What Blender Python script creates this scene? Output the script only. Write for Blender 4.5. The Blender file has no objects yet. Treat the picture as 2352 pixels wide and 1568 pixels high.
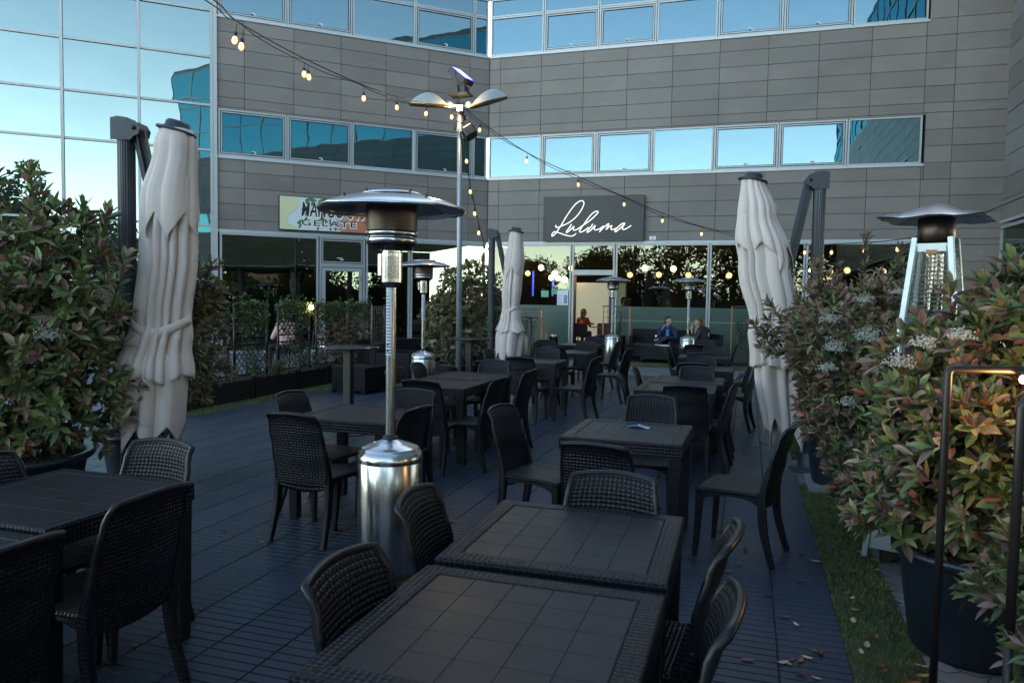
# Terrace of a cafe between clad office wings. World frame: +Y along the deck boards, +X to the right, metres.
import bpy, bmesh, math, random
import numpy as np
from math import sin, cos, pi, radians, sqrt, atan2, floor
from mathutils import Vector, Matrix

scene = bpy.context.scene
# ------------------------------------------------------------------ camera
PITCH, ROLL, YAW, CAM_H = radians(3.18), 0.0167, radians(17.4), 1.62
fw = Vector((0, cos(PITCH), -sin(PITCH))); up = Vector((0, sin(PITCH), cos(PITCH))); rt = Vector((1, 0, 0))
rt, up = rt*cos(ROLL) + up*sin(ROLL), up*cos(ROLL) - rt*sin(ROLL)
Rz = Matrix.Rotation(YAW, 3, 'Z')
fw, up, rt = Rz @ fw, Rz @ up, Rz @ rt
M = Matrix.Identity(4)
for i in range(3):
    M[i][0], M[i][1], M[i][2] = rt[i], up[i], -fw[i]
M.translation = Vector((0, 0, CAM_H))
cam = bpy.data.cameras.new('camera'); camo = bpy.data.objects.new('camera', cam)
scene.collection.objects.link(camo); camo.matrix_world = M
cam.sensor_width = 36; cam.lens = 36*1725/2352; cam.clip_start = 0.05; cam.clip_end = 2000
cam.dof.use_dof = True; cam.dof.focus_distance = 11.0; cam.dof.aperture_fstop = 7.0
scene.camera = camo
# ------------------------------------------------------------------ sky, sun, exposure
SUN_EL, SUN_AZ = radians(17), radians(14)          # azimuth clockwise from +Y: the sun stands low behind the building
world = bpy.data.worlds.new('World'); scene.world = world; world.use_nodes = True
wn = world.node_tree; wn.nodes.clear()
sky = wn.nodes.new('ShaderNodeTexSky'); sky.sky_type = 'NISHITA'; sky.sun_disc = False
sky.sun_elevation = SUN_EL; sky.sun_rotation = SUN_AZ; sky.air_density = 1.0; sky.dust_density = 1.0; sky.ozone_density = 1.6
bg = wn.nodes.new('ShaderNodeBackground'); bg.inputs[1].default_value = 0.15
wo = wn.nodes.new('ShaderNodeOutputWorld')
# dusk sky: pale band above the horizon opposite the sun
tc = wn.nodes.new('ShaderNodeTexCoord'); sx3 = wn.nodes.new('ShaderNodeSeparateXYZ'); wn.links.new(tc.outputs['Generated'], sx3.inputs[0])
def wm(op, a, b):
    n = wn.nodes.new('ShaderNodeMath'); n.operation = op
    for s_, v in zip(n.inputs, (a, b)):
        if hasattr(v, 'is_linked'): wn.links.new(v, s_)
        else: s_.default_value = v
    return n.outputs[0]
ex = wm('POWER', 2.718, wm('MULTIPLY', wm('MAXIMUM', sx3.outputs[2], 0.0), -9.2))
mx = wn.nodes.new('ShaderNodeMix'); mx.data_type = 'RGBA'; mx.blend_type = 'ADD'; mx.inputs[0].default_value = 1
cm = wn.nodes.new('ShaderNodeMix'); cm.data_type = 'RGBA'; cm.inputs[6].default_value = (0, 0, 0, 1); cm.inputs[7].default_value = (11.5, 13.6, 13.6, 1); wn.links.new(ex, cm.inputs[0])
wn.links.new(sky.outputs[0], mx.inputs[6]); wn.links.new(cm.outputs[2], mx.inputs[7])
wn.links.new(mx.outputs[2], bg.inputs[0]); wn.links.new(bg.outputs[0], wo.inputs[0])
sun = bpy.data.lights.new('sun', 'SUN'); sun.energy = 2.6; sun.angle = radians(0.5); sun.color = (1, .86, .68)
suno = bpy.data.objects.new('sun', sun); scene.collection.objects.link(suno)
sd = Vector((sin(SUN_AZ)*cos(SUN_EL), cos(SUN_AZ)*cos(SUN_EL), sin(SUN_EL)))
suno.rotation_euler = sd.to_track_quat('Z', 'Y').to_euler()
vs = scene.view_settings; vs.view_transform = 'Standard'; vs.look = 'None'; vs.gamma = 1; vs.exposure = 2.26
vs.use_white_balance = True; vs.white_balance_temperature = 7300; vs.white_balance_tint = 8
scene.cycles.use_denoising = True; scene.cycles.max_bounces = 7; scene.cycles.transparent_max_bounces = 10
scene.cycles.sample_clamp_indirect = 4.0; scene.cycles.caustics_reflective = False; scene.cycles.caustics_refractive = False

# ------------------------------------------------------------------ helpers
COL = scene.collection
def link(o): COL.objects.link(o); return o
def tag(o, label=None, cat=None, group=None, kind=None):
    if label: o['label'] = label
    if cat: o['category'] = cat
    if group: o['group'] = group
    if kind: o['kind'] = kind
    return o
def thing(name, label, cat, loc=(0, 0, 0), rz=0.0, group=None, kind=None):
    o = link(bpy.data.objects.new(name, None)); o.location = loc; o.rotation_euler = (0, 0, rz)
    o.empty_display_size = .1
    return tag(o, label, cat, group, kind)
def copy_tree(o, parent=None):
    c = link(o.copy())
    if parent: c.parent = parent
    for ch in list(o.children): copy_tree(ch, c)
    return c
class MB:
    """collects shapes, then links them as ONE mesh object"""
    def __init__(s): s.v = []; s.f = []; s.m = []; s.uv = {}; s.col = {}; s.cur = 0; s.sm = []; s.smooth = False
    def face(s, ids, uv=None, col=None):
        s.f.append(tuple(ids)); s.m.append(s.cur); s.sm.append(s.smooth)
        if uv: s.uv[len(s.f)-1] = uv
        if col: s.col[len(s.f)-1] = col
    def pts(s, ps):
        b = len(s.v); s.v += [tuple(p) for p in ps]; return b
    def quad(s, a, b, c, d, uv=None, col=None):
        i = s.pts((a, b, c, d)); s.face((i, i+1, i+2, i+3), uv, col)
    def box(s, x0, x1, y0, y1, z0, z1, R=None, col=None, uvs=1.0):
        P = [(x, y, z) for x in (x0, x1) for y in (y0, y1) for z in (z0, z1)]
        Q = [tuple(R @ Vector(p)) for p in P] if R is not None else P
        i = s.pts(Q)
        for f, ax in (((0, 1, 3, 2), 0), ((4, 6, 7, 5), 0), ((0, 4, 5, 1), 1), ((2, 3, 7, 6), 1), ((0, 2, 6, 4), 2), ((1, 5, 7, 3), 2)):
            uv = []
            for k in f:
                p = P[k]; uv.append(((p[1], p[2]), (p[0], p[2]), (p[0], p[1]))[ax])
            s.face([i+k for k in f], uv, col)
    def grid(s, rows, closed=False, uvf=None, flip=False):
        """rows: list of equal-length point lists"""
        n = len(rows[0]); i = s.pts([p for r in rows for p in r])
        for a in range(len(rows)-1):
            for b in range(n if closed else n-1):
                c = (b+1) % n
                q = [i+a*n+b, i+a*n+c, i+(a+1)*n+c, i+(a+1)*n+b]
                uv = [uvf(a, b), uvf(a, b+1), uvf(a+1, b+1), uvf(a+1, b)] if uvf else None
                if flip: q.reverse(); uv = uv[::-1] if uv else None
                s.face(q, uv)
        return i
    def lathe(s, prof, n=24, c=(0, 0, 0), cap=True):
        rows = [[(c[0]+r*cos(2*pi*k/n), c[1]+r*sin(2*pi*k/n), c[2]+z) for k in range(n)] for r, z in prof]
        i = s.grid(rows, closed=True, uvf=lambda a, b: (b/n, prof[a][1]))
        if cap:
            if prof[0][0] > 1e-5: s.face([i+k for k in range(n)][::-1])
            if prof[-1][0] > 1e-5: s.face([i+(len(prof)-1)*n+k for k in range(n)])
    def tube(s, path, r, n=8, cap=True, sq=None):
        """path of points; r a number or list; sq=(w,d) gives a rectangular section"""
        P = [Vector(p) for p in path]; rows = []; L = 0; Ls = []
        ref = None
        for i, p in enumerate(P):
            t = (P[min(i+1, len(P)-1)] - P[max(i-1, 0)]).normalized()
            if ref is None:
                ref = Vector((0, 0, 1)) if abs(t.z) < .9 else Vector((0, 1, 0))
            a = t.cross(ref).normalized(); b = a.cross(t).normalized(); ref = b
            rr = r[i] if isinstance(r, (list, tuple)) else r
            if sq:
                w, d = sq[i] if isinstance(sq[0], (list, tuple)) else sq
                row = [p + a*x*w/2 + b*y*d/2 for x, y in ((-1, -1), (1, -1), (1, 1), (-1, 1))]
            else: row = [p + a*rr*cos(2*pi*k/n) + b*rr*sin(2*pi*k/n) for k in range(n)]
            rows.append(row)
            L += (P[i]-P[i-1]).length if i else 0; Ls.append(L)
        m = len(rows[0]); wd = 2*pi*(r[0] if isinstance(r, (list, tuple)) else (r or .02))
        i = s.grid(rows, closed=True, uvf=lambda a, b: (b/m*wd, Ls[a]))
        if cap:
            s.face([i+k for k in range(m)][::-1]); s.face([i+(len(rows)-1)*m+k for k in range(m)])
    def build(s, name, mats, parent=None, loc=None, rot=None, bevel=0, shade=False):
        me = bpy.data.meshes.new(name); me.from_pydata(s.v, [], s.f)
        if not isinstance(mats, (list, tuple)): mats = [mats]
        for m in mats: me.materials.append(m)
        n = len(s.f)
        me.polygons.foreach_set('material_index', s.m)
        me.polygons.foreach_set('use_smooth', [bool(x or shade) for x in s.sm])
        if s.uv:
            ul = me.uv_layers.new(name='uv'); data = np.zeros(len(me.loops)*2)
            k = 0
            for fi, f in enumerate(s.f):
                uv = s.uv.get(fi)
                if uv:
                    for j in range(len(f)): data[2*(k+j)] = uv[j][0]; data[2*(k+j)+1] = uv[j][1]
                k += len(f)
            ul.data.foreach_set('uv', data)
        if s.col:
            ca = me.color_attributes.new('Col', 'FLOAT_COLOR', 'CORNER'); data = np.ones(len(me.loops)*4)
            k = 0
            for fi, f in enumerate(s.f):
                c = s.col.get(fi, (1, 1, 1))
                for j in range(len(f)): data[4*(k+j):4*(k+j)+3] = c
                k += len(f)
            ca.data.foreach_set('color', data)
        me.validate(); me.update()
        o = link(bpy.data.objects.new(name, me))
        if parent: o.parent = parent
        if loc: o.location = loc
        if rot: o.rotation_euler = rot
        if bevel:
            b = o.modifiers.new('bevel', 'BEVEL'); b.width = bevel; b.segments = 2; b.limit_method = 'ANGLE'; b.angle_limit = radians(40)
            b.harden_normals = False
        return o
def lerp(a, b, t): return a+(b-a)*t
def curve(pts, t):
    """piecewise smooth interpolation of [(t, v...)]"""
    if t <= pts[0][0]: return pts[0][1]
    for (a, x), (b, y) in zip(pts, pts[1:]):
        if t <= b:
            k = (t-a)/(b-a); k = k*k*(3-2*k); return x+(y-x)*k
    return pts[-1][1]
def catmull(P, n=6):
    P = [Vector(p) for p in P]; out = []
    for i in range(len(P)-1):
        p0, p1, p2, p3 = P[max(i-1, 0)], P[i], P[i+1], P[min(i+2, len(P)-1)]
        for k in range(n):
            t = k/n
            out.append(.5*((2*p1)+(p2-p0)*t+(2*p0-5*p1+4*p2-p3)*t*t+(3*p1-p0-3*p2+p3)*t**3))
    out.append(P[-1]); return out

# ------------------------------------------------------------------ materials
class NT:
    def __init__(s, name):
        s.mat = bpy.data.materials.new(name); s.mat.use_nodes = True; s.t = s.mat.node_tree
        s.t.nodes.clear(); s.out = s.n('OutputMaterial')
    def n(s, t, **kw):
        nd = s.t.nodes.new('ShaderNode'+t)
        for k, v in kw.items(): setattr(nd, k, v)
        return nd
    def l(s, a, b): s.t.links.new(a, b)
    def put(s, sock, v):
        if hasattr(v, 'links') or isinstance(v, bpy.types.NodeSocket): s.l(v, sock)
        else:
            if isinstance(v, (tuple, list)) and len(v) == 3 and sock.type == 'RGBA': v = (*v, 1)
            sock.default_value = v
    def math(s, op, a, b=0.0, c=None, clamp=False):
        m = s.n('Math', operation=op, use_clamp=clamp); s.put(m.inputs[0], a); s.put(m.inputs[1], b)
        if c is not None: s.put(m.inputs[2], c)
        return m.outputs[0]
    def mix(s, f, a, b):
        m = s.n('Mix', data_type='RGBA'); s.put(m.inputs[0], f); s.put(m.inputs[6], a); s.put(m.inputs[7], b); return m.outputs[2]
    def ramp(s, f, stops):
        r = s.n('ValToRGB'); s.l(f, r.inputs[0]); e = r.color_ramp.elements
        while len(e) < len(stops): e.new(.5)
        for q, (p, c) in zip(e, stops): q.position = p; q.color = (*c, 1) if len(c) == 3 else c
        return r.outputs[0]
    def noise(s, scale, detail=3, rough=.5, vec=None, stretch=None):
        if vec is None: vec = s.n('TexCoord').outputs['Object']
        if stretch:
            mp = s.n('Mapping'); s.l(vec, mp.inputs[0]); mp.inputs[3].default_value = stretch; vec = mp.outputs[0]
        t = s.n('TexNoise'); s.l(vec, t.inputs['Vector']); t.inputs['Scale'].default_value = scale
        t.inputs['Detail'].default_value = detail; t.inputs['Roughness'].default_value = rough; return t.outputs[0]
    def bump(s, h, dist, strength=1.0):
        b = s.n('Bump'); b.inputs['Distance'].default_value = dist; b.inputs['Strength'].default_value = strength
        s.l(h, b.inputs['Height']); return b.outputs[0]
    def pbr(s, color, rough=.5, metal=0.0, normal=None, spec=.5, **kw):
        p = s.n('BsdfPrincipled'); s.put(p.inputs['Base Color'], color); s.put(p.inputs['Roughness'], rough)
        s.put(p.inputs['Metallic'], metal); s.put(p.inputs['Specular IOR Level'], spec)
        if normal: s.l(normal, p.inputs['Normal'])
        for k, v in kw.items(): s.put(p.inputs[k], v)
        s.p = p; s.l(p.outputs[0], s.out.inputs[0]); return s.mat

def simple(name, col, rough=.5, metal=0.0, nscale=40, nvar=.15, bump=0.0, spec=.5, **kw):
    t = NT(name); nz = t.noise(nscale, 4)
    c = t.mix(nz, tuple(x*(1-nvar) for x in col), tuple(min(1, x*(1+nvar)) for x in col))
    nr = t.bump(nz, bump) if bump else None
    r = t.math('ADD', t.math('MULTIPLY', t.noise(nscale*.3, 3), .16), max(0, rough-.08))
    return t.pbr(c, r, metal, nr, spec, **kw)
def emit(name, col, strength, base=(.8, .8, .8)):
    t = NT(name); p = t.pbr(base, .3); t.p.inputs['Emission Color'].default_value = (*col, 1)
    t.p.inputs['Emission Strength'].default_value = strength; return t.mat

def weave_mat(name, col, cell=.0175, rough=.36, dist=.0045, dark=.35, spec=.5, uvstretch=(1, 1)):
    """moulded wicker: alternating over/under straps in UV metres"""
    t = NT(name); uv = t.n('UVMap').outputs[0]; sep = t.n('SeparateXYZ'); t.l(uv, sep.inputs[0])
    u = t.math('DIVIDE', sep.outputs[0], cell*uvstretch[0]); v = t.math('DIVIDE', sep.outputs[1], cell*uvstretch[1])
    par = t.math('MODULO', t.math('ADD', t.math('FLOOR', u), t.math('FLOOR', v)), 2); par = t.math('ABSOLUTE', par)
    hu = t.math('ABSOLUTE', t.math('SINE', t.math('MULTIPLY', u, pi))); hv = t.math('ABSOLUTE', t.math('SINE', t.math('MULTIPLY', v, pi)))
    a = t.math('MULTIPLY', t.math('POWER', hu, .55), t.math('ADD', t.math('MULTIPLY', hv, .75), .25))
    b = t.math('MULTIPLY', t.math('POWER', hv, .55), t.math('ADD', t.math('MULTIPLY', hu, .75), .25))
    m = t.n('Mix', data_type='FLOAT'); t.l(par, m.inputs[0]); t.l(a, m.inputs[2]); t.l(b, m.inputs[3]); h = m.outputs[0]
    c = t.mix(h, tuple(x*dark for x in col), col)  # crevices between the straps painted darker, as shade would fall there
    return t.pbr(c, t.math('ADD', t.math('MULTIPLY', t.noise(9, 3), .2), rough-.1), 0, t.bump(h, dist, 1), spec)

RES = (.0052, .0062, .0092)
M_weave = weave_mat('moulded wicker resin', RES, .0225, .36, .005, .5, spec=.26, uvstretch=(1, .78))
M_weave_leg = weave_mat('moulded wicker legs', RES, .0185, .38, .0022, .62, spec=.22, uvstretch=(1, .9))
M_weave_big = weave_mat('moulded wicker border', RES, .020, .38, .0028, .6, spec=.22)
M_weave_sofa = weave_mat('fine wicker resin', (.0055, .006, .0085), .012, .42, .003, .4, spec=.25, uvstretch=(1, 1.0))
M_resin = simple('smooth dark resin', RES, .36, nscale=60, nvar=.2, bump=.0004, spec=.3)
def top_mat():
    t = NT('smooth tabletop panel'); nz = t.noise(7, 5, .65); fine = t.noise(160, 2)
    c = t.mix(nz, (.0078, .0078, .0094), (.0125, .012, .0135))
    r = t.math('ADD', t.math('MULTIPLY', t.noise(5, 5, .7), .28), .26)
    return t.pbr(c, r, 0, t.bump(fine, .0003), .26)
M_top = top_mat()
M_black = simple('black satin plastic', (.006, .006, .007), .4)
M_blackmetal = simple('black powder coated metal', (.012, .012, .013), .42, 0, 80)
M_box = simple('black planter plastic', (.007, .0065, .0065), .5, bump=.0006)
def deck_mat():
    t = NT('slate blue composite decking')
    ca = t.n('Attribute', attribute_name='Col').outputs[0]
    n1 = t.noise(1.1, 5, .6); n2 = t.noise(30, 4, .6)
    c = t.mix(n1, (.0155, .0265, .044), (.023, .037, .057)); 
    m = t.n('Mix', data_type='RGBA', blend_type='MULTIPLY'); m.inputs[0].default_value = 1; t.l(c, m.inputs[6]); t.l(ca, m.inputs[7])
    sp = t.noise(150, 2); fl = t.math('GREATER_THAN', sp, .77)
    c2 = t.mix(t.math('MULTIPLY', fl, .5), m.outputs[2], (.12, .12, .12))
    r = t.math('ADD', t.math('MULTIPLY', n2, .2), t.math('MULTIPLY', n1, .35)); r = t.math('ADD', r, .13)
    return t.pbr(c2, r, 0, t.bump(t.noise(60, 3, .6), .0008), .32)
M_deck = deck_mat()
M_gap = simple('dark joint', (.004, .004, .005), .9)
def clad_mat(name, a, b, rough=.5):
    t = NT(name); ca = t.n('Attribute', attribute_name='Col').outputs[0]
    n1 = t.noise(.55, 5, .62, stretch=(1, 1, 1.6)); n2 = t.noise(2.4, 4, .7, stretch=(.5, .5, 1.5))
    c = t.mix(t.ramp(n1, [(.3, (0, 0, 0)), (.75, (1, 1, 1))]), a, b)
    st = t.ramp(n2, [(.58, (0, 0, 0)), (.75, (1, 1, 1))])
    c = t.mix(t.math('MULTIPLY', st, .42), c, (.24, .20, .17))
    m = t.n('Mix', data_type='RGBA', blend_type='MULTIPLY'); m.inputs[0].default_value = 1; t.l(c, m.inputs[6]); t.l(ca, m.inputs[7])
    return t.pbr(m.outputs[2], t.math('ADD', t.math('MULTIPLY', n2, .2), rough-.1), 0, t.bump(t.noise(25, 3), .0008), .35)
M_clad = clad_mat('taupe grey cladding panel', (.138, .124, .115), (.178, .164, .154))
M_alu = simple('anodised aluminium frame', (.30, .32, .335), .42, .35, 30, .1)
M_alud = simple('dark gasket', (.01, .01, .012), .6)
M_concrete = simple('plain render', (.16, .155, .15), .8)

def coated_glass(name, tint, depth, refl, wav=.0009, wscale=1.1, rough=0.0):
    """solar coated office glass: mostly mirror, a little of the dark room behind"""
    t = NT(name); nz = t.noise(wscale, 2, .4); nr = t.bump(nz, wav*4, 1)
    g = t.n('BsdfGlossy'); t.put(g.inputs['Color'], tint); g.inputs['Roughness'].default_value = rough; t.l(nr, g.inputs['Normal'])
    d = t.n('BsdfDiffuse'); t.put(d.inputs['Color'], depth)
    f = t.n('Fresnel'); f.inputs[0].default_value = 1.5
    fac = t.math('ADD', t.math('MULTIPLY', f.outputs[0], 1-refl), refl-.04, clamp=True)
    m = t.n('MixShader'); t.l(fac, m.inputs[0]); t.l(d.outputs[0], m.inputs[1]); t.l(g.outputs[0], m.inputs[2])
    t.l(m.outputs[0], t.out.inputs[0]); return t.mat
def clear_glass(name, refl, tint, gtint=(1, 1, 1), wav=.0006, wscale=.9):
    t = NT(name); nz = t.noise(wscale, 2, .4); nr = t.bump(nz, wav*4, 1)
    g = t.n('BsdfGlossy'); t.put(g.inputs['Color'], gtint); g.inputs['Roughness'].default_value = 0.0; t.l(nr, g.inputs['Normal'])
    d = t.n('BsdfTransparent'); t.put(d.inputs['Color'], tint)
    f = t.n('Fresnel'); f.inputs[0].default_value = 1.5
    fac = t.math('ADD', t.math('MULTIPLY', f.outputs[0], 1-refl), refl-.04, clamp=True)
    m = t.n('MixShader'); t.l(fac, m.inputs[0]); t.l(d.outputs[0], m.inputs[1]); t.l(g.outputs[0], m.inputs[2])
    t.l(m.outputs[0], t.out.inputs[0]); return t.mat
M_gup = coated_glass('blue coated window glass', (.16, .255, .30), (.004, .03, .035), .62)
M_gcw = coated_glass('pale curtain wall glass', (.20, .275, .285), (.03, .06, .07), .82, .0014, .7)
M_gwing = coated_glass('teal tower glass', (.10, .40, .50), (.0, .03, .04), .6)
M_glow = clear_glass('shopfront glass', .36, (.40, .50, .45), (.20, .22, .19))
M_glowL = clear_glass('dark shopfront glass', .42, (.26, .34, .30), (.17, .22, .18))
M_frost = simple('green frosted film', (.018, .058, .046), .35, 0, 5, .1)

# ------------------------------------------------------------------ ground
def slab(name, label, cat, x0, x1, y0, y1, z0, z1, mat, kind='structure'):
    m = MB(); m.box(x0, x1, y0, y1, z0, z1); o = m.build(name, mat); o['kind'] = kind; return o
def paver_mat():
    t = NT('grey interlocking pavers'); co = t.n('TexCoord').outputs['Object']; sep = t.n('SeparateXYZ'); t.l(co, sep.inputs[0])
    # zigzag joints
    x = t.math('ADD', sep.outputs[0], t.math('MULTIPLY', t.math('PINGPONG', sep.outputs[1], .06), .6))
    y = t.math('ADD', sep.outputs[1], t.math('MULTIPLY', t.math('PINGPONG', sep.outputs[0], .06), .6))
    cb = t.n('CombineXYZ'); t.l(x, cb.inputs[0]); t.l(y, cb.inputs[1])
    br = t.n('TexBrick'); t.l(cb.outputs[0], br.inputs[0]); br.inputs['Scale'].default_value = 1
    br.inputs['Brick Width'].default_value = .24; br.inputs['Row Height'].default_value = .12; br.inputs['Mortar Size'].default_value = .005
    br.inputs['Color1'].default_value = (.15, .165, .18, 1); br.inputs['Color2'].default_value = (.22, .235, .25, 1); br.inputs['Mortar'].default_value = (.035, .033, .03, 1)
    n = t.noise(3, 5); c = t.mix(t.math('MULTIPLY', n, .5), br.outputs[0], (.09, .09, .085))
    return t.pbr(c, .8, 0, t.bump(br.outputs['Fac'], -.003), .3)
M_paver = paver_mat()
m = MB(); m.quad((-400, -400, -.02), (400, -400, -.02), (400, 400, -.02), (-400, 400, -.02))
g = m.build('ground', simple('asphalt ground', (.05, .05, .05), .85, 0, 3)); g['kind'] = 'structure'
m = MB(); m.box(-22, 5.05, -6, 24, -.019, .0); g = m.build('paving', M_paver); g['kind'] = 'structure'
# composite deck: real boards, joints along Y every 0.31 m and cross grooves every 65 mm
DZ = .010
def deck(x0, x1, y0, y1, name):
    m = MB(); rnd = random.Random(4)
    m.cur = 1; m.box(x0, x1, y0, y1, .001, DZ-.0065); m.cur = 0
    w = .31; nx = int(round((x1-x0)/w)); ny = int((y1-y0)/.065)
    for i in range(nx):
        xa = x0+i*w+.0036; xb = x0+(i+1)*w-.0036
        for j in range(ny):
            ya = y0+j*.065+.0036; yb = y0+(j+1)*.065-.0036
            if j % 20 == 0 or j == 0: cc = .80+.38*rnd.random(); col = (cc, cc*lerp(.98, 1.02, rnd.random()), cc*lerp(.97, 1.05, rnd.random()))
            z = DZ; e = .0016
            b = m.pts([(xa, ya, z-.007), (xb, ya, z-.007), (xb, yb, z-.007), (xa, yb, z-.007), (xa+e, ya+e, z), (xb-e, ya+e, z), (xb-e, yb-e, z), (xa+e, yb-e, z)])
            m.face((b+4, b+5, b+6, b+7), None, col)
            for a, c in ((0, 1), (1, 2), (2, 3), (3, 0)): m.face((b+a, b+c, b+c+4, b+a+4), None, col)
    o = m.build(name, [M_deck, M_gap]); o['kind'] = 'structure'; return o
deck(.49-.31*24, .49, -1.5, 16.2, 'deck')
def turf(name, quads, z=.005, dens=9000):
    t = turf.mat; m = MB(); rnd = random.Random(len(name))
    for (x0, x1, y0, y1) in quads:
        m.cur = 0
        m.box(x0, x1, y0, y1, .002, z, col=(.03, .045, .014))
        n = int((x1-x0)*(y1-y0)*dens)
        for _ in range(n):
            x = rnd.uniform(x0, x1); y = rnd.uniform(y0, y1); a = rnd.uniform(0, 2*pi); h = rnd.uniform(.014, .028); w = .0022+.0012*(y > 4)
            dx, dy = cos(a)*w, sin(a)*w; lx, ly = rnd.uniform(-.014, .014), rnd.uniform(-.014, .014)
            g = rnd.uniform(.55, 1.35); dry = rnd.random() < .12
            col = (.22*g, .19*g, .08*g) if dry else (.10*g, .135*g, .035*g)
            b = m.pts([(x-dx, y-dy, z), (x+dx, y+dy, z), (x+lx, y+ly, z+h)]); m.face((b, b+1, b+2), None, col)
    o = m.build(name, t); o['kind'] = 'stuff'; tag(o, {'artificial_grass': 'strip of green artificial turf with fallen leaves beside the deck', 'artificial_grass_left': 'strip of artificial turf below the black planter boxes'}.get(name, None), 'grass'); return o
t = NT('artificial turf'); ca = t.n('Attribute', attribute_name='Col').outputs[0]
mm = t.n('Mix', data_type='RGBA', blend_type='MULTIPLY'); mm.inputs[0].default_value = 1; t.l(ca, mm.inputs[6]); t.l(t.ramp(t.noise(3, 4), [(.3, (.6, .6, .6)), (.7, (1.2, 1.2, 1.2))]), mm.inputs[7])
turf.mat = t.pbr(mm.outputs[2], .7)
turf('artificial_grass', [(.49, .82, .5, 7.15), (.49, .85, 8.3, 15.5)])
turf('artificial_grass_left', [(-7.35, -6.96, 4.5, 13.6)], dens=3500)
turf('artificial_grass_back', [(-2.9, 3.2, 18.8, 20.0), (-6.9, .5, 16.22, 16.45)], z=.006, dens=1500)
o = bpy.data.objects['artificial_grass_back']; tag(o, 'bright green artificial turf strip in front of the back sofa', 'grass')
slab('back_deck', '', '', -8, 4, 20.02, 22.6, .001, .014, M_deck)

# ------------------------------------------------------------------ buildings
def clad(m, seams, rows, holes, y=0.0, x0=None, x1=None, z0=None, z1=None, seed=1, gap=.013, depth=.03):
    """panels with open joints on the plane y (viewer at -y); holes = [(x0,x1,z0,z1)]"""
    rnd = random.Random(seed)
    xs = sorted(set([x0, x1]+[s for s in seams if x0 < s < x1])); zs = sorted(set([z0, z1]+[r for r in rows if z0 < r < z1]))
    for a, b in zip(xs, xs[1:]):
        for c, d in zip(zs, zs[1:]):
            rects = [(a, b, c, d)]
            for h in holes:
                nr = []
                for (p, q, r, s) in rects:
                    if h[0] >= q or h[1] <= p or h[2] >= s or h[3] <= r: nr.append((p, q, r, s)); continue
                    if p < h[0]: nr.append((p, h[0], r, s))
                    if q > h[1]: nr.append((h[1], q, r, s))
                    pp, qq = max(p, h[0]), min(q, h[1])
                    if r < h[2]: nr.append((pp, qq, r, h[2]))
                    if s > h[3]: nr.append((pp, qq, h[3], s))
                rects = nr
            k = rnd.uniform(.87, 1.10); col = (k*rnd.uniform(.99, 1.02), k, k*rnd.uniform(.98, 1.01))
            for (p, q, r, s) in rects:
                g = gap/2; p2, q2, r2, s2 = p+g, q-g, r+g, s-g; t = rnd.uniform(-.002, .002)
                if q2-p2 < .01 or s2-r2 < .01: continue
                b0 = m.pts([(p2, y-depth+t, r2), (q2, y-depth+t, r2), (q2, y-depth+t, s2), (p2, y-depth+t, s2), (p2, y, r2), (q2, y, r2), (q2, y, s2), (p2, y, s2)])
                m.cur = 0; m.face((b0, b0+1, b0+2, b0+3), None, col)
                for e, f in ((0, 1), (1, 2), (2, 3), (3, 0)): m.face((b0+e, b0+4+e, b0+4+f, b0+f), None, col)
def backing(m, rects, y):
    m.cur = 1
    for p, q, r, s in rects: m.box(p, q, y+.002, y+.15, r, s)
def frame_bars(m, x0, x1, z0, z1, w, y0, y1):
    m.box(x0, x0+w, y0, y1, z0, z1); m.box(x1-w, x1, y0, y1, z0, z1)
    m.box(x0+w, x1-w, y0, y1, z0, z0+w); m.box(x0+w, x1-w, y0, y1, z1-w, z1)
def pane_obj(parent, x0, x1, z0, z1, y, mat, tilt=0.0, name='pane', seed=0):
    rnd = random.Random(seed*7+int(x0*31)+int(z0*17))
    tx, tz = rnd.uniform(-1, 1)*tilt, rnd.uniform(-1, 1)*tilt
    m = MB(); w, h = (x1-x0), (z1-z0)
    P = [(x0, y+tx*w-tz*h, z0), (x1, y-tx*w-tz*h, z0), (x1, y-tx*w+tz*h, z1), (x0, y+tx*w+tz*h, z1)]
    m.quad(*P)
    return m.build(name, mat, parent)
HANDLE = None
def window(parent, x0, x1, z0, z1, mat, sash=False, tilt=.0015, seed=0):
    m = MB(); w = .045
    frame_bars(m, x0, x1, z0, z1, w, -.035, .03)
    if sash:
        m.cur = 1; frame_bars(m, x0+w+.002, x1-w-.002, z0+w+.002, z1-w-.002, .02, -.02, .02)
        m.cur = 0; frame_bars(m, x0+w+.024, x1-w-.024, z0+w+.024, z1-w-.024, .03, -.028, .02)
        m.cur = 1; frame_bars(m, x0+w+.056, x1-w-.056, z0+w+.056, z1-w-.056, .014, -.02, .02)
    o = m.build('window', [M_alu, M_alud], parent)
    pane_obj(o, x0+w*.9, x1-w*.9, z0+w*.9, z1-w*.9, .004, mat, tilt, seed=seed)
    if sash:
        h = MB(); c = (x0+x1)/2 + .05
        h.box(c-.03, c+.03, -.05, -.03, z0+.11, z0+.135); h.box(c-.09, c+.01, -.062, -.05, z0+.15, z0+.168); h.box(c-.0, c+.015, -.062, -.03, z0+.13, z0+.165)
        h.build('handle', M_handle, o)
    return o
M_handle = simple('white window handle', (.55, .6, .6), .3)
ROWS = [3.71+.44*k for k in range(-1, 8)]+[7.05+.44*k for k in range(0, 6)]+[9.25+1.6+.44*k for k in range(0, 26)]
BAND1, BAND2 = (5.46, 6.73), (9.25, 10.98)
TOPZ = 17.0
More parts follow.
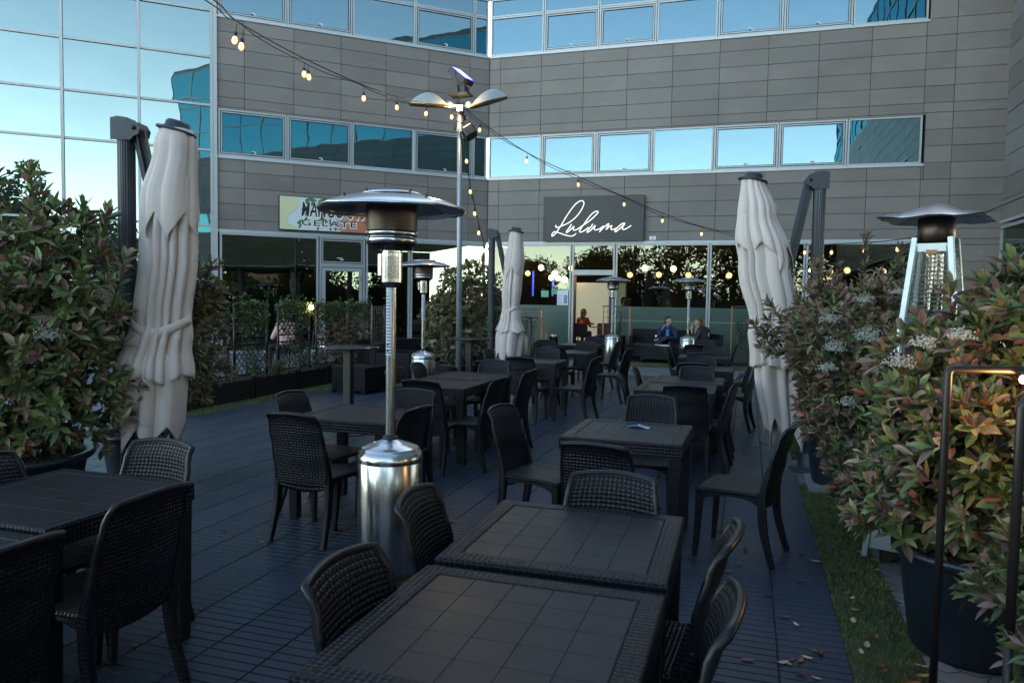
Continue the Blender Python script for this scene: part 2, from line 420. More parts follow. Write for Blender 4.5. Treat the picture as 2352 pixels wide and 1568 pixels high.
# ---- right hand facade (runs along X)
RF = thing('office_building', 'taupe clad office block with two blue window bands above the white script sign', 'building', (-8.05, 22.8, 0))
sx = [.39+1.33*k for k in range(0, 10)]+[13.07, 14.38]
XE = 12.42
m = MB()
rects = [(0, XE, 3.40, BAND1[0]), (0, XE, BAND1[1], BAND2[0]), (XE, 22, 3.40, BAND2[1]), (0, 22, BAND2[1]+.1, TOPZ), (12.3, 22, 0, 3.4)]
clad(m, sx, ROWS, [(0, XE, BAND1[0], BAND1[1]), (0, XE, BAND2[0], BAND2[1]+.0)], x0=0, x1=22, z0=3.44, z1=TOPZ, seed=3)
clad(m, sx, [.2+.44*k for k in range(8)], [], x0=12.3, x1=22, z0=0, z1=3.44, seed=5)
backing(m, [(0, 22, 3.42, BAND1[0]-.0), (0, 22, BAND1[1], BAND2[0]), (XE, 22, BAND1[0], BAND1[1]), (XE, 22, BAND2[0], BAND2[1]), (0, 22, BAND2[1], TOPZ), (12.3, 22, 0, 3.42)], 0)
m.cur = 1; m.box(0, 22, .16, 12, TOPZ-.3, TOPZ); m.box(-3, 22, 12, 12.2, 0, TOPZ); m.box(22, 22.2, 0, 12.2, 0, TOPZ); m.box(0.02, 22, .16, 12, 3.52, 3.6)
m.build('wall', [M_clad, M_gap], RF)
M_flash = simple('galvanised flashing', (.34, .37, .40), .4, .3)
def flashings(parent, a, b):
    for z in (BAND1[0], BAND2[0]): m = MB(); m.box(a, b, -.07, .0, z-.075, z-.03); m.box(a, b, -.04, 0, z-.0302, z); m.build('flashing', M_flash, parent)
    m = MB(); m.box(a, b, -.05, .03, 3.36, 3.44); m.build('flashing', M_flash, parent)
flashings(RF, .02, XE)
b1x = [.03, 1.76, 3.48, 5.19, 6.94, 8.72, 10.51, 12.36]
for i, (a, b) in enumerate(zip(b1x, b1x[1:])):
    window(RF, a+.01, b-.01, BAND1[0], BAND1[1], M_gup, i in (1, 2, 4, 5), seed=i)
b2x = [.05, 1.78, 3.50, 5.22, 6.96, 8.74, 10.53, 12.38]
for i, (a, b) in enumerate(zip(b2x, b2x[1:])):
    window(RF, a+.01, b-.01, BAND2[0], 10.42, M_gup, i in (1, 2, 4, 5), seed=i+20)
    window(RF, a+.01, b-.01, 10.43, BAND2[1], M_gup, False, seed=i+40)
# shopfront glazing of the right facade
gx = [.05, 2.80, 4.16, 6.92, 9.55, 12.25]
def shopframe(parent, x0, x1, w=.05, door=None):
    m = MB(); frame_bars(m, x0, x1, 0.0, 3.355, w, -.04, .04)
    return m.build('window', [M_alu, M_alud], parent)
for i, (a, b) in enumerate(zip(gx, gx[1:])):
    if i == 1: continue
    w = shopframe(RF, a+.01, b-.01); pane_obj(w, a+.05, b-.05, .05, 3.31, .0, M_glow, .0012, seed=i+70)
    m = MB(); m.box(a+.07, b-.07, -.012, -.008, .05, 1.47); m.build('frosted_film', M_frost, w)
    if i != 0:
        m = MB(); m.box(a+.07, b-.07, -.016, -.0125, 1.03, 1.065); m.build('film_stripe', simple('pale film stripe', (.10, .16, .10), .5), w)
# open entrance bay with transom light
dr = MB(); a, b = 2.82, 4.14
frame_bars(dr, a, b, 2.52, 3.355, .05, -.04, .04); dr.box(a, a+.06, -.04, .06, 0, 2.52); dr.box(b-.06, b, -.04, .06, 0, 2.52)
dr.box(a+.06, b-.06, -.035, .05, 2.42, 2.52)
d = dr.build('door_frame', M_alu, RF); pane_obj(d, a+.06, b-.06, 2.58, 3.30, 0, M_glow, .001)
# the open door leaf folded back inside
L = MB(); L.box(b-.13, b-.08, .08, .95, .03, 2.38); L.build('door', simple('dark brown door leaf', (.03, .014, .008), .4), RF)
# ---- left hand facade (turned 41 degrees)
LA = radians(41.1)
LF = thing('office_building', 'taupe clad office block above the fruit ice cream sign, between glass wall and corner', 'building', (-8.05, 22.8, 0), LA)
sl = [-.66-1.33*k for k in range(0, 6)]
m = MB(); XL = -8.1
clad(m, sl, ROWS, [(XL, 0, BAND1[0], BAND1[1]), (XL, 0, BAND2[0], BAND2[1])], x0=XL, x1=0, z0=3.44, z1=TOPZ, seed=9)
backing(m, [(XL, 0, 3.42, BAND1[0]), (XL, 0, BAND1[1], BAND2[0]), (XL, 0, BAND2[1], TOPZ)], 0)
m.cur = 1; m.box(-25, 0, .16, 12, TOPZ-.3, TOPZ); m.box(-25, 0, 12, 12.2, 0, TOPZ); m.box(-25.2, -25, 0, 12.2, 0, TOPZ)
m.build('wall', [M_clad, M_gap], LF)
flashings(LF, XL, -.02)
for i, (a, b) in enumerate(zip([-8.0, -6.17, -4.32, -2.43, -.52], [-6.17, -4.32, -2.43, -.52, -.05])):
    window(LF, a+.01, b-.01, BAND1[0], BAND1[1], M_gup, i in (0, 1, 3), seed=i+90)
    window(LF, a+.01, b-.01, BAND2[0], 10.42, M_gup, i in (0, 1, 3), seed=i+110)
    window(LF, a+.01, b-.01, 10.43, BAND2[1], M_gup, False, seed=i+130)
lx = [-7.98, -5.27, -3.9, -2.52, -.04]
for i, (a, b) in enumerate(zip(lx, lx[1:])):
    if i == 1: continue
    w = shopframe(LF, a+.01, b-.01, .06); pane_obj(w, a+.06, b-.06, .05, 3.31, .0, M_glowL, .0012, seed=i+170)
a, b = -5.25, -3.92
m = MB(); frame_bars(m, a, b, 2.55, 3.355, .05, -.04, .04)
m.cur = 1; frame_bars(m, a+.052, b-.052, 2.602, 3.303, .02, -.02, .02); m.cur = 0; frame_bars(m, a+.074, b-.074, 2.624, 3.28, .03, -.03, .02)
w = m.build('window', [M_alu, M_alud], LF); pane_obj(w, a+.1, b-.1, 2.65, 3.26, .0, M_glowL, .001)
h = MB(); h.box(-4.65, -4.55, -.05, -.03, 2.70, 2.73); h.box(-4.75, -4.6, -.06, -.05, 2.75, 2.77); h.build('handle', M_handle, w)
m = MB(); frame_bars(m, a, b, 0, 2.545, .05, -.04, .04); m.cur = 1; frame_bars(m, a+.052, b-.052, .02, 2.493, .015, -.02, .02)
m.cur = 0; frame_bars(m, a+.07, b-.07, .03, 2.475, .10, -.03, .03)
dd = m.build('door', [M_alu, M_alud], LF); pane_obj(dd, a+.165, b-.165, .12, 2.38, 0, M_glowL, .001)
h = MB(); h.box(b-.15, b-.11, -.07, -.03, 2.12, 2.3); h.box(b-.2, b-.11, -.09, -.07, 2.18, 2.22); h.build('hinge', M_alu, dd)
# corner strip between the two facades
for z0, z1 in ((3.44, BAND1[0]-.08), (BAND1[1], BAND2[0]-.08)): m = MB(); m.box(-.045, .045, -.035, .03, z0, z1); m.build('corner_trim', M_clad, RF)
# ---- glass curtain wall block continuing to the left
CW = thing('glass_building', 'glass curtain walled block mirroring pale sky behind the tall left shrub', 'building', (-8.05, 22.8, 0), LA)
vx = [-8.16, -9.94, -11.70, -13.36, -15.1, -16.85, -18.6, -20.4]
hz = [0.02, 2.05, 3.53, 5.57, 6.78, 8.08, 9.32, 10.65, 11.95, 13.3, 14.6, TOPZ]
m = MB()
for x in vx: m.box(x-.035, x+.035, -.09, .03, 0, TOPZ)
for z in hz:
    for p, q in zip(vx, vx[1:]): m.box(q+.036, p-.036, -.055, .03, z-.03, z+.03)
m.box(-8.12, -8.02, -.10, .03, 0, TOPZ)
m.build('mullions', M_alu, CW)
for i, (p, q) in enumerate(zip(vx, vx[1:])):
    for j, (r, s) in enumerate(zip(hz, hz[1:])):
        if r > 11.9 or i > 4: continue
        pane_obj(CW, q+.03, p-.03, r+.02, s-.02, -.01, M_gcw, .003, seed=i*13+j)
m = MB(); m.box(-20.4, -8.2, 2.8, 2.95, 0, TOPZ); m.box(-20.4, -13.4, -.0, .01, 11.9, TOPZ); m.build('back_wall', M_concrete, CW)
# ---- right wing, its face looks left (-X); local x runs toward -Y
WX, WY = 5.1, 18.45
WG = thing('office_building', 'clad side wing at the right edge of the terrace with a green shopfront below', 'building', (WX, WY, 0), -pi/2)
m = MB(); WL = 24.6
clad(m, [1.33*k for k in range(1, 20)], [3.45+.45*k for k in range(1, 16)], [(1.9, WL-.6, 5.5, 6.75)], x0=0, x1=WL, z0=3.45, z1=10.2, seed=12)
backing(m, [(0, WL, 3.43, 5.5), (0, 1.9, 5.5, 6.75), (WL-.6, WL, 5.5, 6.75), (0, WL, 6.75, 10.2)], 0)
m.cur = 0; m.box(0, WL, .2, 7, 3.3, 3.45, col=(1, 1, 1)); m.box(0, .05, .16, 7, 3.45, 15.3, col=(1, 1, 1)); m.box(WL, WL+.05, .0, 7, 3.45, 15.3, col=(1, 1, 1)); m.box(0, WL, 7, 7.1, 3.45, 15.3, col=(1, 1, 1)); m.box(0, WL, 0, 7.1, 15.3, 15.5, col=(1, 1, 1))
m.build('wall', [M_clad, M_gap], WG)
for k in range(12):
    a = 1.95+k*1.84; window(WG, a, a+1.82, 5.5, 6.75, M_gwing, False, seed=k+300)
for k in range(14):
    for j in range(3): 
        a = .05+k*1.755; w = MB(); frame_bars(w, a, a+1.75, 10.2+j*1.7, 11.9+j*1.7, .04, -.03, .02); o = w.build('window', M_alu, WG)
        pane_obj(o, a+.03, a+1.72, 10.23+j*1.7, 11.87+j*1.7, 0, M_gwing, .003, seed=k*3+j)
m = MB(); m.box(0, WL, -.06, .0, 3.40, 3.46); m.build('flashing', bpy.data.materials['galvanised flashing'], WG)
for k in range(2):
    a = .0+k*2.75; w = shopframe(WG, a, a+2.73, .07); pane_obj(w, a+.06, a+2.67, .05, 3.31, 0, M_glowL, .001, seed=k+400)
for k in range(5):
    c = MB(); c.lathe([(.16, 0), (.16, 3.3)], 20, (7.5+k*4.1, .6, 0)); c.build('column', M_concrete, WG, shade=True)
# ---- rooms behind the glass
M_room = simple('dark brown interior wall', (.012, .010, .009), .7)
M_roomfloor = simple('dark interior floor', (.02, .016, .013), .5)
m = MB(); m.box(.05, 12.3, 7.2, 7.3, 0, 3.4); m.box(12.3, 12.4, .17, 7.3, 0, 3.4); m.box(-.05, .05, .6, 7.3, 0, 3.4)
m.build('interior_wall', M_room, RF)
m = MB(); m.box(.05, 12.3, .05, 7.2, .004, .03); m.build('interior_floor', M_roomfloor, RF)
m = MB(); m.box(.05, 12.3, .17, 7.2, 3.42, 3.5); m.build('interior_ceiling', M_room, RF)
m = MB(); m.box(-8, .0, 6, 6.1, 0, 3.4); m.box(-8.05, -7.95, .1, 6, 0, 3.4); m.build('interior_wall', simple('green grey interior wall', (.05, .06, .05), .7), LF)
m = MB(); m.box(-8, 0, .05, 6, .004, .03); m.build('interior_floor', M_roomfloor, LF)
m = MB(); m.box(-8, 0, .17, 6, 3.42, 3.5); m.build('interior_ceiling', M_room, LF)
# lit frosted screen inside, seen through the open door
fs = thing('frosted_screen', 'frosted glass partition in a brown frame, lit, seen through the open doorway', 'partition', (-5.72, 25.6, 0))
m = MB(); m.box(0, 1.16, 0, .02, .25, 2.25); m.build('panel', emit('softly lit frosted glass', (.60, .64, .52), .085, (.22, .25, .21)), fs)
m = MB(); frame_bars(m, -.10, 1.27, .12, 2.6, .11, -.03, .05); m.build('frame', simple('brown wood frame', (.05, .018, .008), .4), fs)
sp = MB(); sp.lathe([(.0, -.04), (.06, -.03), (.09, 0), (.06, .03), (0, .04)], 16, (.70, .25, 1.45)); 
sp.build('lamp', emit('lamp behind frosted glass', (1, .95, .8), 2), fs)
fs2 = thing('frosted_screen', 'narrow pale frosted panel inside, right of the doorway heater', 'partition', (-4.40, 25.6, 0))
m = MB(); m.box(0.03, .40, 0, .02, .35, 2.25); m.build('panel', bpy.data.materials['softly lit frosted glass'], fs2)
m = MB(); frame_bars(m, -.02, .45, .3, 2.3, .05, -.02, .04); m.build('frame', bpy.data.materials['brown wood frame'], fs2)
# ------------------------------------------------------------------ foliage
def leaf_mat(name, trans=.12, rough=.38, spec=.5):
    t = NT(name); ca = t.n('Attribute', attribute_name='Col').outputs[0]
    p = t.n('BsdfPrincipled'); t.l(ca, p.inputs['Base Color']); p.inputs['Roughness'].default_value = rough; p.inputs['Specular IOR Level'].default_value = spec
    tr = t.n('BsdfTranslucent'); t.l(ca, tr.inputs['Color']); m = t.n('MixShader'); m.inputs[0].default_value = trans
    t.l(p.outputs[0], m.inputs[1]); t.l(tr.outputs[0], m.inputs[2]); t.l(m.outputs[0], t.out.inputs[0]); return t.mat
M_leaf = leaf_mat('glossy evergreen leaf'); M_ivy = leaf_mat('ivy leaf', .15, .5, .4); M_tree = leaf_mat('tree leaf', .3, .6, .2)
M_bark = simple('brown bark', (.035, .025, .018), .8, nscale=25, bump=.003)
M_flower = simple('cream white blossom', (.42, .42, .36), .7)
def leaf(m, base, d, side, L, W, col, fold=.25, droop=0.0):
    """one folded leaf: base point, direction d, side vector"""
    n = side.cross(d).normalized()
    c = base + d*L*.45 - n*W*fold*.6; tip = base + d*L - Vector((0, 0, 1))*droop*L
    l = base + d*L*.42 + side*W*.5 + n*W*fold*.4; r = base + d*L*.42 - side*W*.5 + n*W*fold*.4
    l2 = base + d*L*.74 + side*W*.36 + n*W*fold*.25; r2 = base + d*L*.74 - side*W*.36 + n*W*fold*.25
    c2 = base + d*L*.76 - n*W*fold*.3 - Vector((0, 0, 1))*droop*L*.4
    i = m.pts((base, r, c, l, r2, c2, l2, tip))
    m.face((i, i+1, i+2), None, col); m.face((i, i+2, i+3), None, col)
    m.face((i+1, i+4, i+5, i+2), None, col); m.face((i+2, i+5, i+6, i+3), None, col)
    m.face((i+4, i+7, i+5), None, col); m.face((i+5, i+7, i+6), None, col)
def rvec(rnd):
    while True:
        v = Vector((rnd.uniform(-1, 1), rnd.uniform(-1, 1), rnd.uniform(-1, 1)))
        if .05 < v.length < 1: return v.normalized()
def whorl(m, rnd, p, d, n, L, W, cf, droop=.05):
    ref = rvec(rnd); a = d.cross(ref).normalized(); b = d.cross(a)
    ph = rnd.uniform(0, 6.28)
    for k in range(n):
        ang = ph + k*2.4; t = k/n; el = lerp(.35, 1.35, t) + rnd.uniform(-.15, .15)
        out = a*cos(ang)+b*sin(ang); dd = (d*cos(el)+out*sin(el)).normalized()
        side = dd.cross(d+rvec(rnd)*.25)
        if side.length < .1: continue
        side.normalize(); sc = rnd.uniform(.75, 1.15)*lerp(.8, 1.05, t)
        leaf(m, p - d*L*.35*t, dd, side, L*sc, W*sc, cf(t, p), rnd.uniform(.1, .4), rnd.uniform(0, droop*3))
# crowns turn bronze toward the fresh growth on top
def ph_colors(rnd, red=.35, bright=1.0):
    def cf(t, p):
        r = rnd.random(); k = rnd.uniform(.55, 1.75)*bright
        if r < red*(1.15-t): c = (.17, .098, .078)          # bronze new growth
        elif r < red*1.2: c = (.15, .12, .06)
        elif r < .80+.2*red: c = (.095, .125, .045)
        elif r < .993: c = (.048, .070, .028)
        else: c = (.26, .06, .022)
        return (c[0]*k, c[1]*k*rnd.uniform(.9, 1.1), c[2]*k)
    return cf
def bush(name, label, loc, blobs, nw, seed, L=.10, W=.035, red=.35, bright=1.0, flowers=(), group=None, cat='shrub', leaves=9, stems=9, tips=(), inner=.25):
    """blobs: (x,y,z,rx,ry,rz) relative to loc"""
    rnd = random.Random(seed); root = thing(name, label, cat, loc, 0, group)
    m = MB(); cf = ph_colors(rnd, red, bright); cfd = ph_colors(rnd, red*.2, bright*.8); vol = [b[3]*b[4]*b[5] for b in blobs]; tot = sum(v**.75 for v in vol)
    st = MB()
    for b, v in zip(blobs, vol):
        c = Vector(b[:3]); R = Vector(b[3:6]); n = int(nw*v**.75/tot)
        for _ in range(n):
            u = rvec(rnd); lump = 1+.16*sin(u.x*7+b[0]*9+seed)*cos(u.z*6+u.y*5)
            r = rnd.uniform(.55, 1.0)**.5*lump if rnd.random() > inner else rnd.uniform(.15, .8)
            p = c + Vector((u.x*R.x, u.y*R.y, u.z*R.z))*r
            if p.z < .02: continue
            d = (Vector((u.x, u.y, u.z*.6+.55))+rvec(rnd)*.45).normalized()
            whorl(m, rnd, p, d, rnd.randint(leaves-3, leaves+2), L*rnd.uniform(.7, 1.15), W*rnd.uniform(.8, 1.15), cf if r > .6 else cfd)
            if rnd.random() < .3: st.tube([p-d*L*.3, p-d*L*1.6+rvec(rnd)*.02, (p*.7+c*.3)-Vector((0, 0, .08))], [.0022, .003, .004], 4, False)
    for (x, y, z, h, lean) in tips:      # shoots standing out of the crown
        p0 = Vector((x, y, z)); d = Vector((lean, rnd.uniform(-.1, .1), 1)).normalized()
        st.tube([p0-d*.15, p0+d*h*.5, p0+d*h], [.006, .004, .003], 5, False)
        k = 0
        while k < h:
            whorl(m, rnd, p0+d*k, (d+rvec(rnd)*.15).normalized(), leaves-3, L, W, cf); k += L*.55
        whorl(m, rnd, p0+d*h, d, leaves-1, L*1.1, W, cf)
    m.build('foliage', M_leaf, root)
    lo = Vector((0, 0, 0))
    for k in range(stems):
        b = rnd.choice(blobs); e = Vector(b[:3])+Vector((rnd.uniform(-.6, .6)*b[3], rnd.uniform(-.6, .6)*b[4], rnd.uniform(0, .7)*b[5]))
        s0 = Vector((rnd.uniform(-.06, .06), rnd.uniform(-.06, .06), 0)); mid = s0.lerp(e, .5)+rvec(rnd)*.06
        st.tube(catmull([s0, mid, e], 4), [lerp(.014, .004, i/8) for i in range(9)], 6, False)
    st.build('stem', M_bark, root)
    for (x, y, z, r) in flowers:
        f = MB(); n = max(170, int(170*(r/.09)**2))
        for _ in range(n):
            u = rvec(rnd); u.z = abs(u.z)*.8+.12*sin(u.x*9)*cos(u.y*7); p = Vector((x, y, z))+u*r*rnd.uniform(.3, 1)
            s = rnd.uniform(.0035, .0065); q = rvec(rnd); a = q.orthogonal().normalized()*s; b2 = q.cross(a)
            i = f.pts((p+a, p+b2, p-a, p-b2, p+q*s, p-q*s))
            for e, g in ((0, 1), (1, 2), (2, 3), (3, 0)): f.face((i+e, i+g, i+4)); f.face((i+g, i+e, i+5))
        f.build('flower_cluster', M_flower, root)
    return root
def pot(name, label, loc, r, h, mat, soil=True, group=None, cat='plant pot'):
    root = thing(name, label, cat, loc, 0, group)
    m = MB(); m.lathe([(r*.70, 0), (r*.74, h*.05), (r*.9, h*.9), (r*.92, h*.93)], 40); m.build('body', mat, root, shade=True)
    m = MB(); m.lathe([(r*.90, h*.90), (r*.97, h*.905), (r*1.0, h*.94), (r*1.0, h*.98), (r*.96, h), (r*.88, h*.985), (r*.86, h*.9)], 40, cap=False); m.build('rim', mat, root, shade=True)
    if soil:
        m = MB(); rnd = random.Random(3); m.lathe([(r*.87, h*.90), (r*.5, h*.92), (0.0, h*.93)], 24, cap=False)
        for _ in range(int(900*r*r/.09)):
            a = rnd.uniform(0, 6.28); q = sqrt(rnd.random())*r*.84; s = rnd.uniform(.006, .013); x, y, z = q*cos(a), q*sin(a), h*.925
            v = rvec(rnd)*s; w = v.orthogonal().normalized()*s*.8; i = m.pts([(x+v.x, y+v.y, z+abs(v.z)+.004), (x+w.x, y+w.y, z+.008), (x-v.x, y-v.y, z), (x-w.x, y-w.y, z+.003)])
            m.face((i, i+1, i+2, i+3))
        m.build('soil', M_soil, root)
    return root
def soil_mat():
    t = NT('bark chip mulch'); n = t.noise(35, 4, .7); return t.pbr(t.ramp(n, [(.3, (.012, .008, .006)), (.55, (.05, .028, .018)), (.72, (.17, .12, .085))]), .85, 0, t.bump(n, .01))
M_soil = soil_mat()
# ------------------------------------------------------------------ what the glass mirrors: trees and low houses behind the viewer
def tree(loc, h, r, seed, label, tone, n=1500, crown_z=.55):
    rnd = random.Random(seed); root = thing('broadleaf_tree', label, 'tree', loc, 0, 'trees beyond the terrace, mirrored in the shopfront')
    m = MB(); 
    cl = [(rnd.uniform(-.55, .55)*r, rnd.uniform(-.55, .55)*r, h*crown_z+rnd.uniform(-.42, .36)*h, rnd.uniform(.3, .55)*r) for _ in range(24)]
    for _ in range(n):
        c = rnd.choice(cl); u = rvec(rnd); p = Vector(c[:3])+u*c[3]*rnd.uniform(.5, 1.05); s = rnd.uniform(.09, .24)
        d = (u+rvec(rnd)).normalized(); q = d.orthogonal().normalized(); k = rnd.uniform(.6, 1.5)
        i = m.pts((p, p+d*s+q*s*.5, p+d*s*2, p+d*s-q*s*.5)); m.face((i, i+1, i+2, i+3), None, (tone[0]*k, tone[1]*k, tone[2]*k))
    m.build('crown', M_tree, root)
    t = MB(); t.tube([(0, 0, -.1), (.1, 0, h*.3), (0, .1, h*.75)], [.22, .16, .05], 8)
    for c in cl[:9]: t.tube([(0, 0, h*rnd.uniform(.2, .5)), (c[0]*.5, c[1]*.5, c[2]*.8), c[:3]], [.08, .05, .02], 5, False)
    t.build('trunk', M_bark, root)
TT = [(-6.2, -26, 9, 3.2, 'tall loose dark tree behind the viewer'), (-1.6, -25, 10.5, 3.4, 'broad golden green tree behind the viewer'), (3.0, -27, 10, 3.3, 'dense olive coloured tree in the middle of the row behind the viewer'), (-10.5, -29, 7.2, 3, 'small round tree beside the lamp'),
      (7.5, -26, 11, 3.5, 'tallest tree by the wing'), (13, -24, 8, 3.6, 'wide low tree past the wing'), (19, -19, 7, 3.5, 'low tree by the pale shed'), (25, -12, 6.5, 3.5, 'rounded tree beyond the open passage'),
      (-16, -32, 6.5, 3.4, 'low tree far to the left behind'), (30, -4, 7, 4, 'bushy tree east of the wing'), (21, 9, 6, 3.5, 'tree added behind the east hedge to dim the glass beside the second heater'), (22, 0, 7, 3.5, 'second tree added behind the east hedge to dim the glass'), (-13, -25, 6.2, 3.2, 'squat tree with a gap of sky beside it'), (-20, -26, 5.5, 3, 'small leaning tree behind the left hall')]  # trees by the east hedge are added to dim the mirrored horizon
for i, (x, y, h, r, lb) in enumerate(TT):
    tree((x, y, 0), h, r, i+5, lb, [(.05, .05, .018), (.085, .075, .02), (.045, .05, .02)][i % 3], 6500)
hg = thing('hedge', 'long clipped dark hedge added behind the viewer to cover the pale band under the mirrored trees', 'hedge', (0, -22, 0)); m = MB(); rnd = random.Random(6)  # unseen hedge, added to block the pale horizon mirrored below the crowns
for _ in range(14000):
    p = Vector((rnd.uniform(-26, 14), rnd.uniform(-.7, .7), rnd.uniform(0, 1)**.8*2.6)); s_ = rnd.uniform(.06, .14); d = rvec(rnd); q = d.orthogonal().normalized(); k = rnd.uniform(.5, 1.5)
    i = m.pts((p, p+d*s_+q*s_*.5, p+d*s_*2, p+d*s_-q*s_*.5)); m.face((i, i+1, i+2, i+3), None, (.035*k, .048*k, .018*k))
m.build('foliage', M_tree, hg)
hg2 = thing('hedge', 'dark hedge added east of the side wing to dim the horizon in the shop glass', 'hedge', (19, 4, 0)); m2 = MB()  # added out of view to darken the bright eastern horizon in the glass
for _ in range(12000):
    p = Vector((rnd.uniform(-.7, .7), rnd.uniform(-18, 18), rnd.uniform(0, 1)**.8*(2.6+.8*sin(_)))); s_ = rnd.uniform(.07, .17); d = rvec(rnd); q = d.orthogonal().normalized(); k = rnd.uniform(.5, 1.5)
    i = m2.pts((p, p+d*s_+q*s_*.5, p+d*s_*2, p+d*s_-q*s_*.5)); m2.face((i, i+1, i+2, i+3), None, (.035*k, .048*k, .018*k))
m2.build('foliage', M_tree, hg2); m2 = MB(); m2.box(-.4, .4, -18, 18, 0, 2.2); m2.build('stems', M_bark, hg2)
m = MB(); m.box(-26, 14, -.4, .4, 0, 2.3); m.build('stems', M_bark, hg)
for i, (x, y, w, d, h, lb) in enumerate([(-24, -58, 16, 8, 1.9, 'long pale low shed with a brown roof far behind the viewer'), (30, -22, 9, 6, 3.0, 'small cream house with terracotta roof beyond the wing'), (-44, -30, 14, 10, 5, 'low cream hall with flat roof far to the left')]):
    hs = thing('low_house', lb, 'house', (x, y, 0)); m = MB(); m.box(-w/2, w/2, -d/2, d/2, 0, h); m.build('wall', simple('cream house render', (.26, .24, .21), .8), hs)
    m = MB(); a = m.pts([(-w/2-.3, -d/2-.3, h), (w/2+.3, -d/2-.3, h), (w/2+.3, d/2+.3, h), (-w/2-.3, d/2+.3, h), (-w/2, 0, h+1.2), (w/2, 0, h+1.2)])
    for f in ((0, 1, 5, 4), (2, 3, 4, 5), (1, 2, 5), (3, 0, 4), (0, 3, 2, 1)): m.face([a+k for k in f])
    m.build('roof', simple('dull brown roof', (.12, .085, .07), .8), hs)
# ------------------------------------------------------------------ chairs: local +Y is the way the sitter looks, origin on the floor under the seat centre
def arc(a, b, n): return [a+(b-a)*i/n for i in range(n+1)]
def back_profile(z):      # y of the back shell at height z (seat rear at y=-.20)
    return curve([(.36, -.185), (.46, -.195), (.62, -.225), (.78, -.265), (.875, -.315)], z)
def make_chair():
    root = thing('wicker_chair', 'x', 'chair')
    # back shell: curved sheet of moulded wicker, thick rounded rim
    m = MB(); m.smooth = True; N = 12; K = 14; W0, W1 = .205, .205
    def P(a, b, off):
        s = -1+2*b/N; z = lerp(.37, .850, a/K); w = curve([(.36, .19), (.5, .198), (.7, .196), (.86, .180)], z)
        zt = z + (.018*(1-s*s) if a == K else .018*(1-s*s)*(a/K)**3) - (.03*(1-s*s) if a == 0 else 0) 
        y = back_profile(z) - .028*(1-s*s)*min(1, (z-.34)/.2)
        return (s*w, y-off, zt)
    front = [[P(a, b, 0) for b in range(N+1)] for a in range(K+1)]
    rear = [[P(a, b, .016) for b in range(N+1)] for a in range(K+1)]
    uvf = lambda a, b: (b/N*.41, a/K*.5)
    m.grid(front, uvf=uvf, flip=True); m.grid(rear, uvf=uvf)
    m.build('backrest', M_weave, root)
    m = MB(); m.smooth = False     # rim round the back
    path = [P(a, 0, .008) for a in range(1, K+1)]+[P(K, b, .008) for b in range(1, N)]+[P(a, N, .008) for a in range(K, 0, -1)]
    path = [Vector(p)+Vector((0, 0, .002)) for p in path]
    m.tube(path, .0135, 8); m.build('back_rim', M_resin, root, shade=True)
    # seat: slightly dished, rounded front
    m = MB(); m.smooth = True; n = 10
    def S(a, b, dz):
        x = -1+2*b/n; y = -1+2*a/n; w = lerp(.195, .22, (y+1)/2)
        return (x*w, .012+y*.205+ (.015*(1-x*x) if a == n else 0), .447 - .012*(1-x*x)*(1-y*y) - .012*(abs(y)**6 if y > 0 else 0) - dz)
    m.grid([[S(a, b, 0) for b in range(n+1)] for a in range(n+1)], uvf=lambda a, b: (b/n*.42, a/n*.42))
    m.grid([[S(a, b, .022) for b in range(n+1)] for a in range(n+1)], flip=True, uvf=lambda a, b: (b/n*.42, a/n*.42))
    rim = [S(0, b, .011) for b in range(n+1)]+[S(a, n, .011) for a in range(1, n+1)]+[S(n, b, .011) for b in range(n-1, -1, -1)]+[S(a, 0, .011) for a in range(n-1, -1, -1)]
    m.tube(rim, .0118, 6, False); m.build('seat', M_weave, root)
    # apron with arched underside
    m = MB()
    for side in range(4):
        pts = []
        for i in range(9):
            s = -1+i/4; z0 = .355+.052*(1-abs(s)**3); z1 = .43
            if side == 0: q = lambda s: (s*.20, .207)
            elif side == 1: q = lambda s: (s*.18, -.18)
            elif side == 2: q = lambda s: (lerp(-.188, -.212, (s+1)/2), s*.19+.01)
            else: q = lambda s: (lerp(.188, .212, (s+1)/2), s*.19+.01)
            x, y = q(s); pts.append((x, y, z0, z1))
        t = .008
        dx, dy = ((0, t) if side < 2 else (t, 0))
        for sgn in (1, -1):
            m.grid([[(x+dx*sgn, y+dy*sgn, z0) for x, y, z0, z1 in pts], [(x+dx*sgn, y+dy*sgn, z1) for x, y, z0, z1 in pts]], flip=(sgn < 0), uvf=lambda a, b: (b*.05, a*.06))
        m.grid([[(x-dx, y-dy, z0) for x, y, z0, z1 in pts], [(x+dx, y+dy, z0) for x, y, z0, z1 in pts]])
    m.build('seat_frame', M_weave_leg, root)
    for sx in (-1, 1):
        m = MB(); pth = [(sx*.197, .200, .43), (sx*.200, .205, .3), (sx*.204, .212, .15), (sx*.208, .222, 0)]
        m.tube(pth, 0, sq=[(.05, .05), (.040, .042), (.034, .036), (.028, .030)])
        for f in range(len(m.f)): pass
        m.build('leg', M_weave_leg, root, bevel=.004)
        m = MB(); pth = catmull([(sx*.196, back_profile(.62)+.002, .62), (sx*.198, back_profile(.5)+.004, .5), (sx*.198, -.185, .40), (sx*.200, -.195, .25), (sx*.205, -.225, .12), (sx*.209, -.262, 0)], 3)
        k = len(pth); m.tube(pth, 0, sq=[(lerp(.018, .034, min(1, i/(k*.4)))-.006*max(0, (i/k-.5)*2), lerp(.026, .05, min(1, i/(k*.4)))-.018*max(0, (i/k-.5)*2)) for i in range(k)])
        m.build('leg', M_weave_leg, root, bevel=.003)
    return root
chair0 = make_chair(); first = [True]
